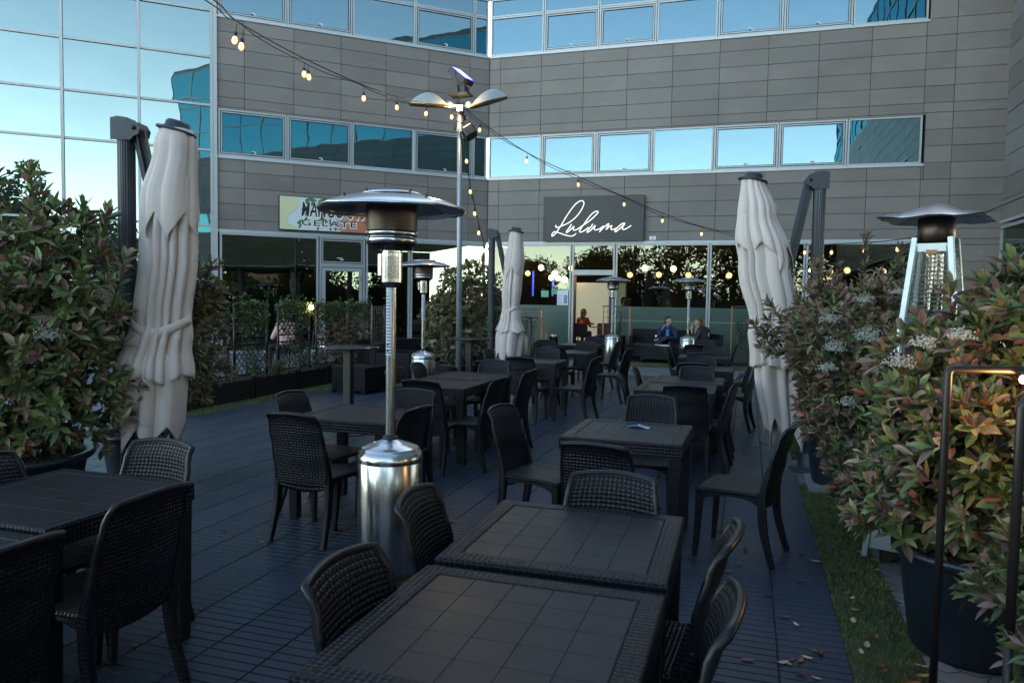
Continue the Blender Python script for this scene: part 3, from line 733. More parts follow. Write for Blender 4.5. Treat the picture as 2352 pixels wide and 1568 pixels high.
def place_chair(x, y, face, label, group='dark wicker chairs round the terrace tables', jit=0.0, z=DZ):
    """x,y = middle of the top edge of the back; face = direction looked at, degrees clockwise from +Y"""
    a = radians(face+jit); o = chair0 if first[0] else copy_tree(chair0); first[0] = False
    dx, dy = sin(a), cos(a)
    o.location = (x+dx*.315, y+dy*.315, z); o.rotation_euler = (0, 0, -a); o['label'] = label; o['group'] = group; o['category'] = 'chair'
    return o
# ------------------------------------------------------------------ square resin tables
def make_table():
    root = thing('resin_table', 'x', 'table'); h = .74; w = .39; bw = .078
    m = MB(); n = 5; q = w-bw+.002; s = 2*q/n                         # smooth panel: 25 flush squares with fine grooves
    for i in range(n):
        for j in range(n):
            g = .0008; x0, y0 = -q+i*s, -q+j*s; e = .0012
            a = m.pts([(x0+g, y0+g, h-.0045), (x0+s-g, y0+g, h-.0045), (x0+s-g, y0+s-g, h-.0045), (x0+g, y0+s-g, h-.0045), (x0+g+e, y0+g+e, h-.003), (x0+s-g-e, y0+g+e, h-.003), (x0+s-g-e, y0+s-g-e, h-.003), (x0+g+e, y0+s-g-e, h-.003)])
            m.face((a+4, a+5, a+6, a+7))
            for e0, e1 in ((0, 1), (1, 2), (2, 3), (3, 0)): m.face((a+e0, a+e1, a+e1+4, a+e0+4))
    m.box(-q, q, -q, q, h-.03, h-.0047)
    m.build('tabletop', M_top, root)
    m = MB()
    r = .012; prof = [(q, h-.004), (q+.006, h), (w-r, h), (w-r*.3, h-r*.3), (w, h-r), (w, h-.085), (w-.012, h-.085), (w-.012, h-.02)]
    rows = [[(sx*t, sy*t, z) for sx, sy in ((-1, -1), (1, -1), (1, 1), (-1, 1))] for t, z in prof]
    for a in range(len(rows)-1):
        for k in range(4):
            c = (k+1) % 4; A, B, Cc, D = rows[a][k], rows[a][c], rows[a+1][c], rows[a+1][k]
            ax = 0 if k % 2 == 0 else 1; i = m.pts((A, B, Cc, D))
            L = [0, 0, 0, 0]; u = [A[ax], B[ax], Cc[ax], D[ax]]; va = sum(sqrt((prof[t][0]-prof[t-1][0])**2+(prof[t][1]-prof[t-1][1])**2) for t in range(1, a+1)); vb = va+sqrt((prof[a+1][0]-prof[a][0])**2+(prof[a+1][1]-prof[a][1])**2)
            m.face((i+3, i+2, i+1, i), [(u[3], vb), (u[2], vb), (u[1], va), (u[0], va)])
    m.build('border', M_weave_big, root)
    for sx in (-1, 1):
        for sy in (-1, 1):
            m = MB(); x, y = sx*(w-.045), sy*(w-.045); rows = []
            for z, t in ((0, .030), (.35, .034), (.655, .037), (.735, .037)): rows.append([(x-t, y-t, z), (x+t, y-t, z), (x+t, y+t, z), (x-t, y+t, z)])
            for a in range(3):
                for k in range(4):
                    c = (k+1) % 4; i = m.pts((rows[a][k], rows[a][c], rows[a+1][c], rows[a+1][k]))
                    m.face((i, i+1, i+2, i+3), [(0, rows[a][k][2]), (.077, rows[a][k][2]), (.077, rows[a+1][k][2]), (0, rows[a+1][k][2])])
            i = m.pts(rows[0]); m.face((i+3, i+2, i+1, i))
            m.build('leg', M_weave_leg, root)
    return root
tab0 = make_table(); tfirst = [True]
def place_table(x, y, label, rz=0, z=DZ):
    o = tab0 if tfirst[0] else copy_tree(tab0); tfirst[0] = False
    o.location = (x, y, z); o.rotation_euler = (0, 0, radians(rz)); o['label'] = label; o['group'] = 'square wicker edged tables'; o['category'] = 'table'
# the table tops were measured at .74 above the ground; the deck adds 45 mm, so everything shifts slightly toward the viewer
def T(x, y, z=.785): k = (CAM_H-.74-DZ)/(CAM_H-.74); return x*k, y*k
def CH(x, y): k = (CAM_H-.868-DZ)/(CAM_H-.86); return x*k, y*k
place_table(*T(-.60, 1.87), 'nearest table, cropped by the bottom edge of the photo')
place_table(*T(-.61, 2.735), 'second nearest table, pushed against the cropped front table', .8)
place_table(*T(-.75, 5.12), 'table with the blue folded leaflet on it', -1)
place_table(*T(-.68, 7.95), 'right row table just behind the leaflet table and its two chairs', 0)
place_table(*T(-.63, 8.79), 'right row table joined to the far side of its twin, behind the leaflet table', .5)
place_table(*T(-.55, 10.45), 'small right row table in front of the hanging parasol, third group back')
place_table(*T(-.68, 12.77), 'right row table, fourth group back, before the seated couple')
place_table(*T(-.85, 14.95), 'farthest table of the right row, nearest the seated couple')
place_table(*T(-2.86, 2.50), 'left foreground table beside the big shrub pot')
place_table(*T(-2.74, 1.66), 'left foreground table cut off by the left edge of the photo')
place_table(*T(-2.80, 5.10), 'brownish table right behind the big patio heater', 1)
place_table(*T(-3.03, 7.25), 'long brown table group, nearer half, beyond the big heater')
place_table(*T(-3.05, 8.1), 'long brown table group, farther half by the lamp post')
place_table(*T(-2.94, 10.55), 'middle row table with pale worn top, in front of the small parasol')
place_table(*T(-2.92, 12.70), 'middle row table behind the pale topped one')
place_table(*T(-3.22, 14.9), 'farthest middle row table beside the doorway heater')
chairs = [
 (-1.10, 1.90, 90, 'nearest left side chair at the cropped front table', 2), (-1.22, 2.66, 90, 'left side chair at the second nearest table, overlapping the big heater', -4),
 (-.03, 2.59, -90, 'right side chair at the second nearest table', 4), (-.02, 1.98, -90, 'nearest right side chair at the cropped front table', 0),
 (-.54, 3.25, 180, 'shiny topped end chair facing the viewer beyond the second nearest table', 2), (-.76, 3.92, 0, 'dark backed end chair in front of the leaflet table', 8),
 (-.72, 6.11, 180, 'light catching end chair facing the viewer behind the leaflet table', 0), (-.53, 7.00, 0, 'dark backed chair at the near end of the joined right row tables', 0),
 (-1.66, 5.06, 90, 'chair left of the leaflet table, seat pulled out', 10), (.30, 5.07, -90, 'lone chair pulled out to the right of the leaflet table', 14),
 (-1.28, 7.93, 90, 'left side chair at the nearer joined right row table', -8), (-1.22, 8.62, 90, 'left side chair at the farther joined right row table', -4),
 (-.08, 7.72, -90, 'right side chair at the nearer joined right row table', 6), (-.05, 8.48, -90, 'right side chair at the farther joined right row table', 0),
 (.12, 12.0, -90, 'right side chair under the parasol at the fourth right row table', 6), (.16, 10.2, -90, 'right side chair at the third right row table below the parasol hem', 8),
 (-.64, 9.66, 0, 'dark back at the near end of the third right row table', 0), (-.55, 9.12, 180, 'pale back facing the viewer between the second and third right row groups', 0),
 (-.66, 11.62, 0, 'dark back at the near end of the fourth right row table', 0), (-.61, 11.08, 180, 'pale back facing the viewer between the third and fourth right row groups', 0),
 (-.88, 13.9, 0, 'dark back at the near end of the farthest right row table', 0), (-.52, 13.33, 180, 'pale back facing the viewer in front of the farthest right row table', 0),
 (-.81, 15.6, 180, 'pale back facing the viewer behind the farthest right row table', 0), (-1.25, 12.5, 90, 'left side chair at the fourth right row table, in front of the low wicker cube', 4),
 (-1.36, 14.3, 90, 'left side chair at the farthest right row table', 4), (-.18, 14.6, -90, 'right side chair at the farthest right row table', 4),
 (-2.87, 9.50, 0, 'dark back at the near end of the pale worn middle table', 3), (-3.0, 11.5, 180, 'pale back facing the viewer at the far end of the pale worn middle table', 0),
 (-3.04, 11.98, 0, 'dark back peeping above the pale one in the middle row', 0), (-3.64, 13.75, 150, 'pale back facing the viewer beside the beige pot', 0),
 (-2.84, 13.72, 180, 'pale back facing the viewer left of the doorway heater', 6), (-3.10, 15.75, 180, 'farthest pale back facing the viewer below the doorway', 0),
 (-1.93, 10.1, -90, 'side chair with sabre legs right of the pale worn middle table', 8), (-1.8, 12.2, -90, 'side chair in the aisle right of the second middle table', 10),
 (-2.34, 14.4, -90, 'side chair just in front of the doorway heater base', 6), (-2.88, 6.36, 0, 'dark wicker back at the near end of the long brown table group', 4),
 (-2.62, 5.66, 180, 'pale back facing the viewer behind the big heater pole', 0), (-2.17, 4.77, -90, 'black side chair right behind the big heater tank', 6),
 (-2.26, 6.88, -90, 'black side chair at the nearer half of the long brown group', 6), (-2.22, 7.8, -90, 'black side chair at the farther half of the long brown group', 4),
 (-3.67, 8.0, 90, 'side chair in front of the second heater tank', -4), (-3.6, 7.28, 90, 'side chair left of the second heater tank', 4),
 (-2.99, 8.85, 180, 'pale bluish back facing the viewer at the far end of the long brown group', 0), (-3.75, 10.7, 90, 'small side chair below the middle parasol hem', 0),
 (-2.81, 4.19, 0, 'full view dark wicker chair with its back to the viewer, left of the big heater', 4), (-3.44, 5.11, 90, 'side chair at the left of the brownish table', 2),
 (-2.86, 3.13, 180, 'blue lit wicker back facing the viewer below the left parasol', 0), (-2.17, 2.33, -90, 'big black back in the left foreground', 2),
 (-2.09, 1.66, -90, 'black chair cropped by the bottom left corner', 0), (-3.36, 2.52, 90, 'chair back just inside the left edge of the photo', 0)]
for x, y, f, lb, j in chairs: place_chair(*CH(x, y), f, lb, jit=j)
# leaflet on the table
lf = thing('leaflet', 'blue folded paper leaflet tented on the tabletop', 'leaflet', (T(-.71, 5.28)[0], T(-.71, 5.28)[1], DZ+.7365), radians(-8))
for s, mt, nm in ((-1, simple('blue printed card', (.012, .10, .45), .35), 'cover'), (1, simple('pale printed card', (.35, .5, .62), .4), 'page')):
    m = MB(); a, b = (-.075, 0) if s < 0 else (0, .075)
    m.box(a, b, -.032, .032, 0, .0012)
    for v in range(len(m.v)):
        x, y, z = m.v[v]; m.v[v] = (x, y, z+.018*(1-abs(x)/.075)+.001)
    m.build(nm, mt, lf)
m = MB(); 
for k in range(3): m.box(.012, .060-.01*k, .018-.014*k, .021-.014*k, 0, .001)
for v in range(len(m.v)): x, y, z = m.v[v]; m.v[v] = (x, y, z+.018*(1-abs(x)/.075)+.0025)
m.build('printing', simple('dark print', (.03, .06, .14), .5), lf)
# ------------------------------------------------------------------ gas patio heaters
def steel(name, col=(.56, .55, .53), rough=.2, streak=True):
    t = NT(name); n = t.noise(9, 3, .5, stretch=(1, 1, .02) if streak else (1, 1, 1)); n2 = t.noise(4, 3)
    c = t.mix(n, tuple(x*.82 for x in col), col)
    return t.pbr(c, t.math('ADD', t.math('MULTIPLY', n2, .18), rough-.08), 1.0, None, .5)
M_steel = steel('brushed stainless steel'); M_reflector = steel('aluminium reflector', (.66, .67, .69), .24, False)
M_soot = steel('heat tinted dark steel', (.10, .075, .062), .38)
def perf_mat():
    t = NT('perforated burner screen'); uv = t.n('UVMap').outputs[0]; sep = t.n('SeparateXYZ'); t.l(uv, sep.inputs[0])
    a = t.math('SINE', t.math('MULTIPLY', sep.outputs[0], 2*pi*46)); b = t.math('SINE', t.math('MULTIPLY', sep.outputs[1], 2*pi*62))
    h = t.math('GREATER_THAN', t.math('MULTIPLY', a, b), .25)
    zr = t.ramp(sep.outputs[1], [(.0, (1, 1, 1)), (.99, (1, 1, 1))])
    c = t.mix(h, (.11, .085, .07), (.004, .003, .003)); return t.pbr(c, .42, .85)
M_perf = perf_mat()
M_sticker = None
def sticker_mat():
    t = NT('heater instruction sticker'); uv = t.n('TexCoord').outputs['Object']; sep = t.n('SeparateXYZ'); t.l(uv, sep.inputs[0])
    z = t.math('FRACT', t.math('MULTIPLY', sep.outputs[2], 58)); ln = t.math('GREATER_THAN', z, .62)
    no = t.math('GREATER_THAN', t.noise(30, 1, .5, stretch=(1, 1, .15)), .42); k = t.math('MULTIPLY', ln, no)
    return t.pbr(t.mix(k, (.50, .56, .60), (.08, .16, .24)), .4)
M_sticker = sticker_mat(); M_red = simple('red knob', (.4, .02, .015), .4)
def make_heater():
    r = thing('patio_heater', 'x', 'patio heater')
    m = MB(); m.lathe([(.0, .02), (.225, .02), (.235, .03), (.235, .055), (.18, .07)], 40); m.build('base', M_soot, r, shade=True)
    m = MB(); m.lathe([(.175, .065), (.178, .07), (.178, .74), (.175, .745)], 48, cap=False); m.build('tank_housing', M_steel, r, shade=True)
    m = MB(); m.lathe([(.181, .735), (.182, .745), (.182, .755), (.179, .775), (.168, .80), (.160, .806), (.158, .815), (.152, .822), (.10, .845), (.045, .866), (.040, .88), (0, .88)], 48, cap=False); m.build('housing_lid', M_steel, r, shade=True)
    m = MB(); m.lathe([(.044, .87), (.044, .884), (.030, .884), (.030, .895)], 20); m.build('collar', M_blackmetal, r, shade=True)
    m = MB(); m.lathe([(.0275, .87), (.0275, 1.62)], 24, cap=False); m.build('pole', M_steel, r, shade=True)
    m = MB(); m.lathe([(.0282, 1.27), (.0282, 1.62)], 24, cap=False); 
    m.f = [f for i, f in enumerate(m.f) if 11 <= i % 24 <= 21]; m.m = m.m[:len(m.f)]; m.sm = m.sm[:len(m.f)]; m.uv = {}
    m.build('sticker', M_sticker, r, shade=True)
    for z in (1.30, 1.33):
        m = MB(); m.lathe([(.0, -.003), (.006, -.003), (.006, .003), (0, .004)], 10); o = m.build('screw', M_blackmetal, r, (.008, -.0285, z), (pi/2, 0, 0))
    # valve housing: ribbed sleeve with side box and knob
    prof = [(.033, 1.60), (.048, 1.625), (.056, 1.64), (.056, 1.665)]
    z = 1.665
    while z < 1.815: prof += [(.0585, z), (.0585, z+.005), (.0555, z+.008), (.0555, z+.011)]; z += .0135
    prof += [(.058, z), (.058, 1.85), (.052, 1.855), (.052, 1.875)]
    m = MB(); m.lathe(prof, 32); m.build('valve_housing', M_steel, r, shade=False)
    m = MB(); m.box(-.082, -.05, -.035, .035, 1.685, 1.85); m.build('control_box', M_steel, r, bevel=.004)
    m = MB(); m.lathe([(.0, 0), (.021, 0), (.024, .006), (.024, .018), (.018, .024), (0, .024)], 20); m.build('knob', M_black, r, (-.082, 0, 1.80), (0, -pi/2, 0), shade=True)
    m = MB(); m.lathe([(.0, 0), (.006, 0), (.006, .01), (0, .01)], 12); m.build('igniter_button', M_red, r, (-.082, 0, 1.72), (0, -pi/2, 0), shade=True)
    # burner head
    m = MB(); m.lathe([(.058, 1.868), (.065, 1.87), (.105, 1.888), (.132, 1.908), (.134, 1.914)], 48, cap=False); m.build('burner_bowl', M_soot, r, shade=True)
    m = MB()
    for k in range(22):
        a = 2*pi*k/22; R = Matrix.Rotation(a, 3, 'Z'); m.box(.088, .112, -.0035, .0035, 1.876, 1.8925, R)
    m.build('bowl_slots', M_gap, r)
    m = MB(); m.lathe([(.134, 1.912), (.137, 1.914), (.137, 1.952), (.134, 1.955), (.134, 1.96), (.140, 1.963), (.140, 1.998), (.137, 2.0)], 48, cap=False); m.build('burner_ring', M_steel, r, shade=True)
    m = MB(); rows = [[(.138*cos(2*pi*k/48), .138*sin(2*pi*k/48), z) for k in range(48)] for z in (1.999, 2.17)]
    m.grid(rows, closed=True, uvf=lambda a, b: (b/48, a*.171)); m.build('burner_screen', M_perf, r, shade=True)
    m = MB(); m.lathe([(.0, 2.165), (.138, 2.165)], 24, cap=False); m.build('screen_top', M_soot, r)
    # reflector: eight shallow petals and a flat crown plate
    for k in range(4):
        m = MB(); rows = []
        for i, (rr, z) in enumerate([(.395, 2.128), (.402, 2.137), (.402, 2.142), (.39, 2.150), (.30, 2.185), (.20, 2.21), (.10, 2.222), (.02, 2.224)]):
            row = []
            for j in range(13):
                a = pi/2*k + pi/2*j/12; edge = abs(j-6)/6; row.append((rr*cos(a), rr*sin(a), z+.006*(edge**6)*(rr/.4)+.004*sin(3*a)*(rr/.4)))
            rows.append(row)
        m.grid(rows); m.smooth = True
        m.build('reflector_petal', M_reflector, r, shade=True)
    m = MB(); m.lathe([(.0, 2.236), (.16, 2.232), (.172, 2.224), (.172, 2.220), (0, 2.221)], 40); m.build('crown_plate', M_reflector, r, shade=True)
    for k in range(4):
        a = pi/2*k; m = MB(); m.lathe([(.004, -.006), (.007, 0), (.007, .008), (.004, .012), (0, .013)], 10, (.165*cos(a), .165*sin(a), 2.233)); m.build('bolt', M_soot, r, shade=True)
        m = MB(); m.lathe([(.004, -.006), (.0065, 0), (.0065, .008), (0, .012)], 10, (.30*cos(a), .30*sin(a), 2.195)); m.build('bolt', M_soot, r, shade=True)
    zm = [(0, 0), (.755, .73), (.88, .838), (1.60, 1.665), (1.868, 1.865), (1.96, 1.94), (2.128, 2.075), (2.25, 2.193)]
    def fz(z):
        for (a, b), (c, d) in zip(zm, zm[1:]):
            if z <= c: return b+(z-a)/(c-a)*(d-b)
        return z-.057
    for ch in r.children:
        if ch.location.z > .1: ch.location.z = fz(ch.location.z)
        else:
            for v in ch.data.vertices: v.co.z = fz(v.co.z)
    return r
h0 = make_heater(); hl = []
for i, (x, y, rz, lb) in enumerate([(-1.87, 3.74, -28, 'large polished gas patio heater in the foreground with round reflector'), (-4.62, 10.3, 20, 'second gas patio heater, in front of the bronze leaved shrub'),
      (-3.08, 17.8, 10, 'gas patio heater standing before the open doorway'), (-1.33, 18.0, 40, 'gas patio heater between the seated man and woman')]):
    o = h0 if i == 0 else copy_tree(h0); o.location = (x, y, DZ if i < 2 else 0.02); o.rotation_euler = (0, 0, radians(rz)); o['label'] = lb; o['group'] = 'round gas patio heaters'; o['category'] = 'patio heater'
# pyramid heater at the right
py = thing('pyramid_heater', 'tall pyramid shaped heater with glass tube and wire guards behind the right shrub', 'patio heater', (1.11, 5.32, 0.03), radians(-22))
M_galv = simple('pale satin aluminium', (.38, .42, .43), .36, .8, 30, .12)
for sx, sy in ((-1, -1), (1, -1), (1, 1), (-1, 1)):
    m = MB(); m.tube([(sx*.27, sy*.27, 0), (sx*.098, sy*.098, 2.02)], 0, sq=(.034, .034)); m.build('leg', M_galv, py, bevel=.004)
for k in range(4):
    m = MB(); R = Matrix.Rotation(k*pi/2, 3, 'Z'); z = 1.0
    while z < 1.98:
        w = lerp(.27, .098, z/2.02)-.004; m.tube([R @ Vector((-w, -w-.014, z)), R @ Vector((w, -w-.014, z))], .0028, 4, False); z += .027
    for s in (-1, 1): m.tube([R @ Vector((s*(lerp(.27, .098, zz/2.02)-.022), -(lerp(.27, .098, zz/2.02)+.014), zz)) for zz in (1.0, 1.97)], .004, 4, False)
    m.build('wire_guard', M_galv, py)
    m = MB(); a, b = lerp(.27, .098, .06/2.02), lerp(.27, .098, .86/2.02)
    q = [R @ Vector(p) for p in ((-a, -a, .06), (a, -a, .06), (b, -b, .86), (-b, -b, .86))]; m.quad(*q); m.build('side_panel', M_galv, py)
m = MB(); m.lathe([(.05, .9), (.05, 1.92)], 24, cap=False); m.build('glass_tube', clear_glass('quartz tube', .3, (.7, .72, .7)), py, shade=True)
m = MB(); m.tube([(.05*cos(k*.8), .05*sin(k*.8)*.4, .95+k*.0125) for k in range(76)], .004, 5); m.build('flame_spiral', simple('copper spiral', (.35, .17, .08), .35, .8), py, shade=True)
m = MB(); m.box(-.10, .10, -.105, .105, .86, .93); m.build('burner_box', M_soot, py)
m = MB(); m.lathe([(.09, 1.98), (.105, 2.0), (.105, 2.14), (.09, 2.15)], 24); m.build('chimney', M_soot, py, shade=True)
for a_ in (-.118, .104): m = MB(); m.box(-.11, .11, a_, a_+.014, 1.93, 1.98); m.build('top_rail', M_galv, py)
m = MB(); m.box(-.03, .03, -.124, -.112, 1.915, 1.94); m.build('clip', simple('orange clip', (.5, .2, .06), .5), py)
m = MB(); rows = []
for i in range(9):
    row = []
    for j in range(9):
        x, y = -1+i/4, -1+j/4; d = max(abs(x), abs(y)); row.append((x*.285, y*.285, 2.235-.105*d**1.2+.007*sin(x*6+1)*d+.006*cos(y*7)*d))
    rows.append(row)
m.grid(rows, flip=True); m.grid([[(x, y, z-.006) for x, y, z in r] for r in rows]); m.build('cap', M_reflector, py, shade=True)
# ------------------------------------------------------------------ folded cantilever parasols
def cloth_mat():
    t = NT('greige parasol canvas'); n = t.noise(3, 4); w = t.noise(300, 2)
    return t.pbr(t.mix(n, (.60, .515, .465), (.69, .60, .55)), .85, 0, t.bump(t.noise(1.6, 4, .5, vec=t.n('UVMap').outputs[0], stretch=(13, 1.6, 1)), .008, .8), .2)
M_cloth = cloth_mat(); M_cloth.node_tree.nodes
M_post = simple('anthracite powder coated aluminium', (.035, .042, .052), .42, .1, 30, .12)
def folded_shell(m, ctr, rad, z0, z1, hem, top_hem=None, folds=9, seed=0, amp=.30, n=150, k=46, twist=.0, off=0.0):
    """a gathered sheet from height z1 (top) to z0 (bottom); ctr(z)->(x,y); rad(z); hem(theta)->extra drop"""
    rnd = random.Random(seed); ph = [rnd.uniform(-.25, .25) for _ in range(folds)]; dp = [rnd.choice((.35, .6, .9, 1.3)) for _ in range(folds)]
    ph2 = rnd.uniform(0, 6)
    rows = []
    for a in range(k+1):
        t = a/k; row = []
        for b in range(n):
            th = 2*pi*b/n; zb = z0-hem(th); z = lerp(z1, zb, t)
            q = th/(2*pi)*folds + .42*sin(th*2+ph2) + .25*sin(th*3+seed) + .07*sin(z*.9+ph2+th) + twist*z
            i = int(floor(q)) % folds; f = q-floor(q); depth = lerp(dp[i], dp[(i+1) % folds], f)
            f = f**(1+ph[i]*1.6); dd_ = min(f, 1-f); s = (1-math.exp(-dd_/.20))/(1-math.exp(-.5/.20))
            g = 1-amp*depth*(1-s)*(.35+.65*min(1, t*3+.25)) + .03*sin(th*2+z*2+seed)
            r = rad(z)*g+off; c = ctr(z); row.append((c[0]+r*cos(th), c[1]+r*sin(th), z))
        rows.append(row)
    m.smooth = True; m.grid(rows, closed=True, uvf=lambda a, b: (b/n, a/k))
def zig(n, ampl, ph=0, rnd=None):
    vals = [random.Random(i*7+int(ph*10)).uniform(.3, 1) for i in range(n)]
    def f(th):
        q = (th/(2*pi)*n+ph) % n; i = int(q); u = abs((q-i)-.5)*2
        return ampl*vals[i]*(u if True else 0)
    return f
def parasol(name_label, loc, rz, ctrp, radp, ztop, zwaist, zbot, seed, hem=.18, arm_to=(.3, 0, 1.9), hub_tilt=0.0, belt=True, group='closed cantilever parasols'):
    root = thing('cantilever_parasol', name_label, 'parasol', loc, rz, group)
    cx = lambda z: (curve(ctrp, z), curve([(0, 0), (3, 0)], z)); rad = lambda z: curve(radp, z)
    def solid(o, th=.004):
        s = o.modifiers.new('cloth', 'SOLIDIFY'); s.thickness = th; s.offset = 0
    m = MB(); folded_shell(m, cx, lambda z: rad(z)*(.80 if z > zwaist-.2 else .93), zbot, zwaist+.1, zig(7, hem*1.3, .3), seed=seed, folds=8, amp=.42, n=200, k=40); solid(m.build('lower_canopy', M_cloth, root, shade=True))
    m = MB(); folded_shell(m, cx, lambda z: rad(z)*curve([(zwaist-.06, 1.07), (zwaist+.06, 1.03)], z), zwaist-.36, ztop-.35, zig(5, .10, .7), seed=seed+1, folds=11, amp=.36, n=220, k=56); solid(m.build('main_canopy', M_cloth, root, shade=True))
    m = MB(); folded_shell(m, cx, lambda z: rad(z)*1.07+.006, ztop-.62, ztop, zig(6, .30, .1), seed=seed+2, folds=9, amp=.30, n=220, k=30); solid(m.build('top_flounce', M_cloth, root, shade=True))
    if belt:
        m = MB(); m.smooth = True; n = 80; rows = []
        for z, k in ((-.035, 1.07), (-.03, 1.12), (.03, 1.12), (.035, 1.07)):
            row = []
            for b in range(n):
                th = 2*pi*b/n; zz = zwaist+z-.045*cos(th*2+seed)*1; c = cx(zz); r = rad(zwaist)*k*(.93+.04*sin(th*3+seed))+.004; row.append((c[0]+r*cos(th), c[1]+r*sin(th), zz))
            rows.append(row)
        m.grid(rows, closed=True); m.build('tie_strap', M_cloth, root, shade=True)
    tc = cx(ztop); R = Matrix.Rotation(hub_tilt, 3, 'Y')
    m = MB(); m.lathe([(0, -.02), (.135, -.02), (.145, -.012), (.14, .0), (.09, .012), (.085, .05), (.07, .065), (0, .068)], 36)
    for i, v in enumerate(m.v): m.v[i] = tuple(R @ Vector(v)+Vector((tc[0], tc[1], ztop+.005)))
    m.build('top_cap', M_post, root, shade=True)
    # fluted oval mast
    m = MB(); n = 44; H = 2.79; rows = []
    for z in (.06, H):
        row = []
        for b in range(n):
            th = 2*pi*b/n; fl = .0035 if b % 2 else 0; row.append(((.058-fl)*cos(th), (.078-fl)*sin(th), z))
        rows.append(row)
    i = m.grid(rows, closed=True); m.face([i+n+k for k in range(n)]); m.build('mast', M_post, root)
    m = MB(); m.smooth = False
    prof = [(-.066, -.10), (-.066, .045), (-.02, .055), (.05, .045), (.11, .02), (.135, -.02), (.125, -.06), (.09, -.075), (.066, -.10)]
    for y in (-.085, .085):
        i = m.pts([(x, y, H+z+.04) for x, z in prof]); m.face([i+k for k in range(len(prof))][::(1 if y > 0 else -1)])
    for k in range(len(prof)): c = (k+1) % len(prof); m.face((i-9+k, i+k, i+c, i-9+c))
    m.build('mast_head', M_post, root, bevel=.008)
    for s in (-1, 1):
        m = MB(); m.lathe([(0, 0), (.016, 0), (.016, .008), (0, .012)], 14); m.build('pivot_bolt', M_blackmetal, root, (.098, s*.086, H+.02), (-s*pi/2, 0, 0), shade=True)
    a = Vector((.10, 0, H)); b = Vector(arm_to); d = (b-a); m = MB()
    for s in range(-3, 4): m.tube([a+Vector((0, s*.0125, 0)), b+Vector((0, s*.0125, 0))], 0, sq=(.0095, .046))
    m.tube([a, b], 0, sq=(.09, .038)); m.build('arm', M_post, root)
    m = MB(); m.lathe([(0, -.05), (.035, -.05), (.035, .05), (0, .05)], 16); m.build('arm_joint', M_post, root, tuple(b), (pi/2, 0, 0), shade=True)
    m = MB(); m.lathe([(.0, 0), (.19, 0), (.19, .02), (.13, .03), (.11, .05), (.11, .17), (.085, .19)], 36); m.build('base', M_post, root, shade=True)
    m = MB(); m.box(-.05, .05, -.115, -.078, 1.05, 1.2); m.build('crank_box', M_post, root, bevel=.01)
    return root
parasol('tall closed greige parasol at the left, hanging over the left foreground chairs', (-4.45, 4.53, .02), radians(17), [(.4, .165), (1.05, .20), (1.4, .26), (1.9, .31), (2.3, .32), (2.68, .37), (2.88, .38)],
        [(.4, .27), (1.02, .265), (1.25, .215), (1.38, .195), (1.9, .195), (2.25, .19), (2.68, .14), (2.86, .10)], 2.81, 1.36, .62, 3, hem=.2, arm_to=(.26, 0.05, 1.9), hub_tilt=.25)
parasol('small closed greige parasol in the middle, in front of the bronze leaved shrub', (-4.47, 12.95, .0), radians(12), [(.4, .33), (1.4, .36), (2.88, .44)],
        [(.4, .24), (.95, .27), (1.30, .17), (1.43, .145), (1.8, .175), (2.3, .17), (2.7, .12), (2.88, .09)], 2.85, 1.43, .66, 11, hem=.34, arm_to=(.30, 0.03, 1.85), hub_tilt=.12)
parasol('closed greige parasol at the right, leaning and drooping over the deck edge', (.62, 7.85, .0), radians(184), [(.3, .25), (1.0, .32), (1.45, .38), (2.0, .48), (2.5, .57), (2.86, .62)],
        [(.3, .22), (.9, .255), (1.30, .23), (1.42, .215), (1.8, .245), (2.2, .24), (2.5, .18), (2.86, .10)], 2.83, 1.40, .52, 23, hem=.36, arm_to=(.30, 0.0, 1.75), hub_tilt=-.18)
# ------------------------------------------------------------------ lamp post with floods
lp = thing('lamp_post', 'galvanised lamp post with two arched lamps, a purple stage light and a loudspeaker', 'lamp post', (-4.80, 12.18, 0))
def galv():
    t = NT('galvanised steel'); v = t.n('TexVoronoi'); t.l(t.n('TexCoord').outputs['Object'], v.inputs[0]); v.inputs['Scale'].default_value = 38
    c = t.mix(v.outputs[0], (.20, .235, .27), (.36, .40, .43)); return t.pbr(c, .45, .55, t.bump(v.outputs[0], .001))
M_gal = galv()
m = MB(); m.tube([(.02, 0, 0), (.0, 0, 2.6), (-.03, 0, 4.9)], [.054, .047, .040], 20); m.build('pole', M_gal, lp, shade=True)
rd = Vector((cos(YAW), sin(YAW), 0))      # the twin lamps spread roughly along this line
def arch_lamp(sgn, ang, r0, L, rise, name):
    q = thing(name, None, None); del_ = [q]; q.parent = lp
    return q
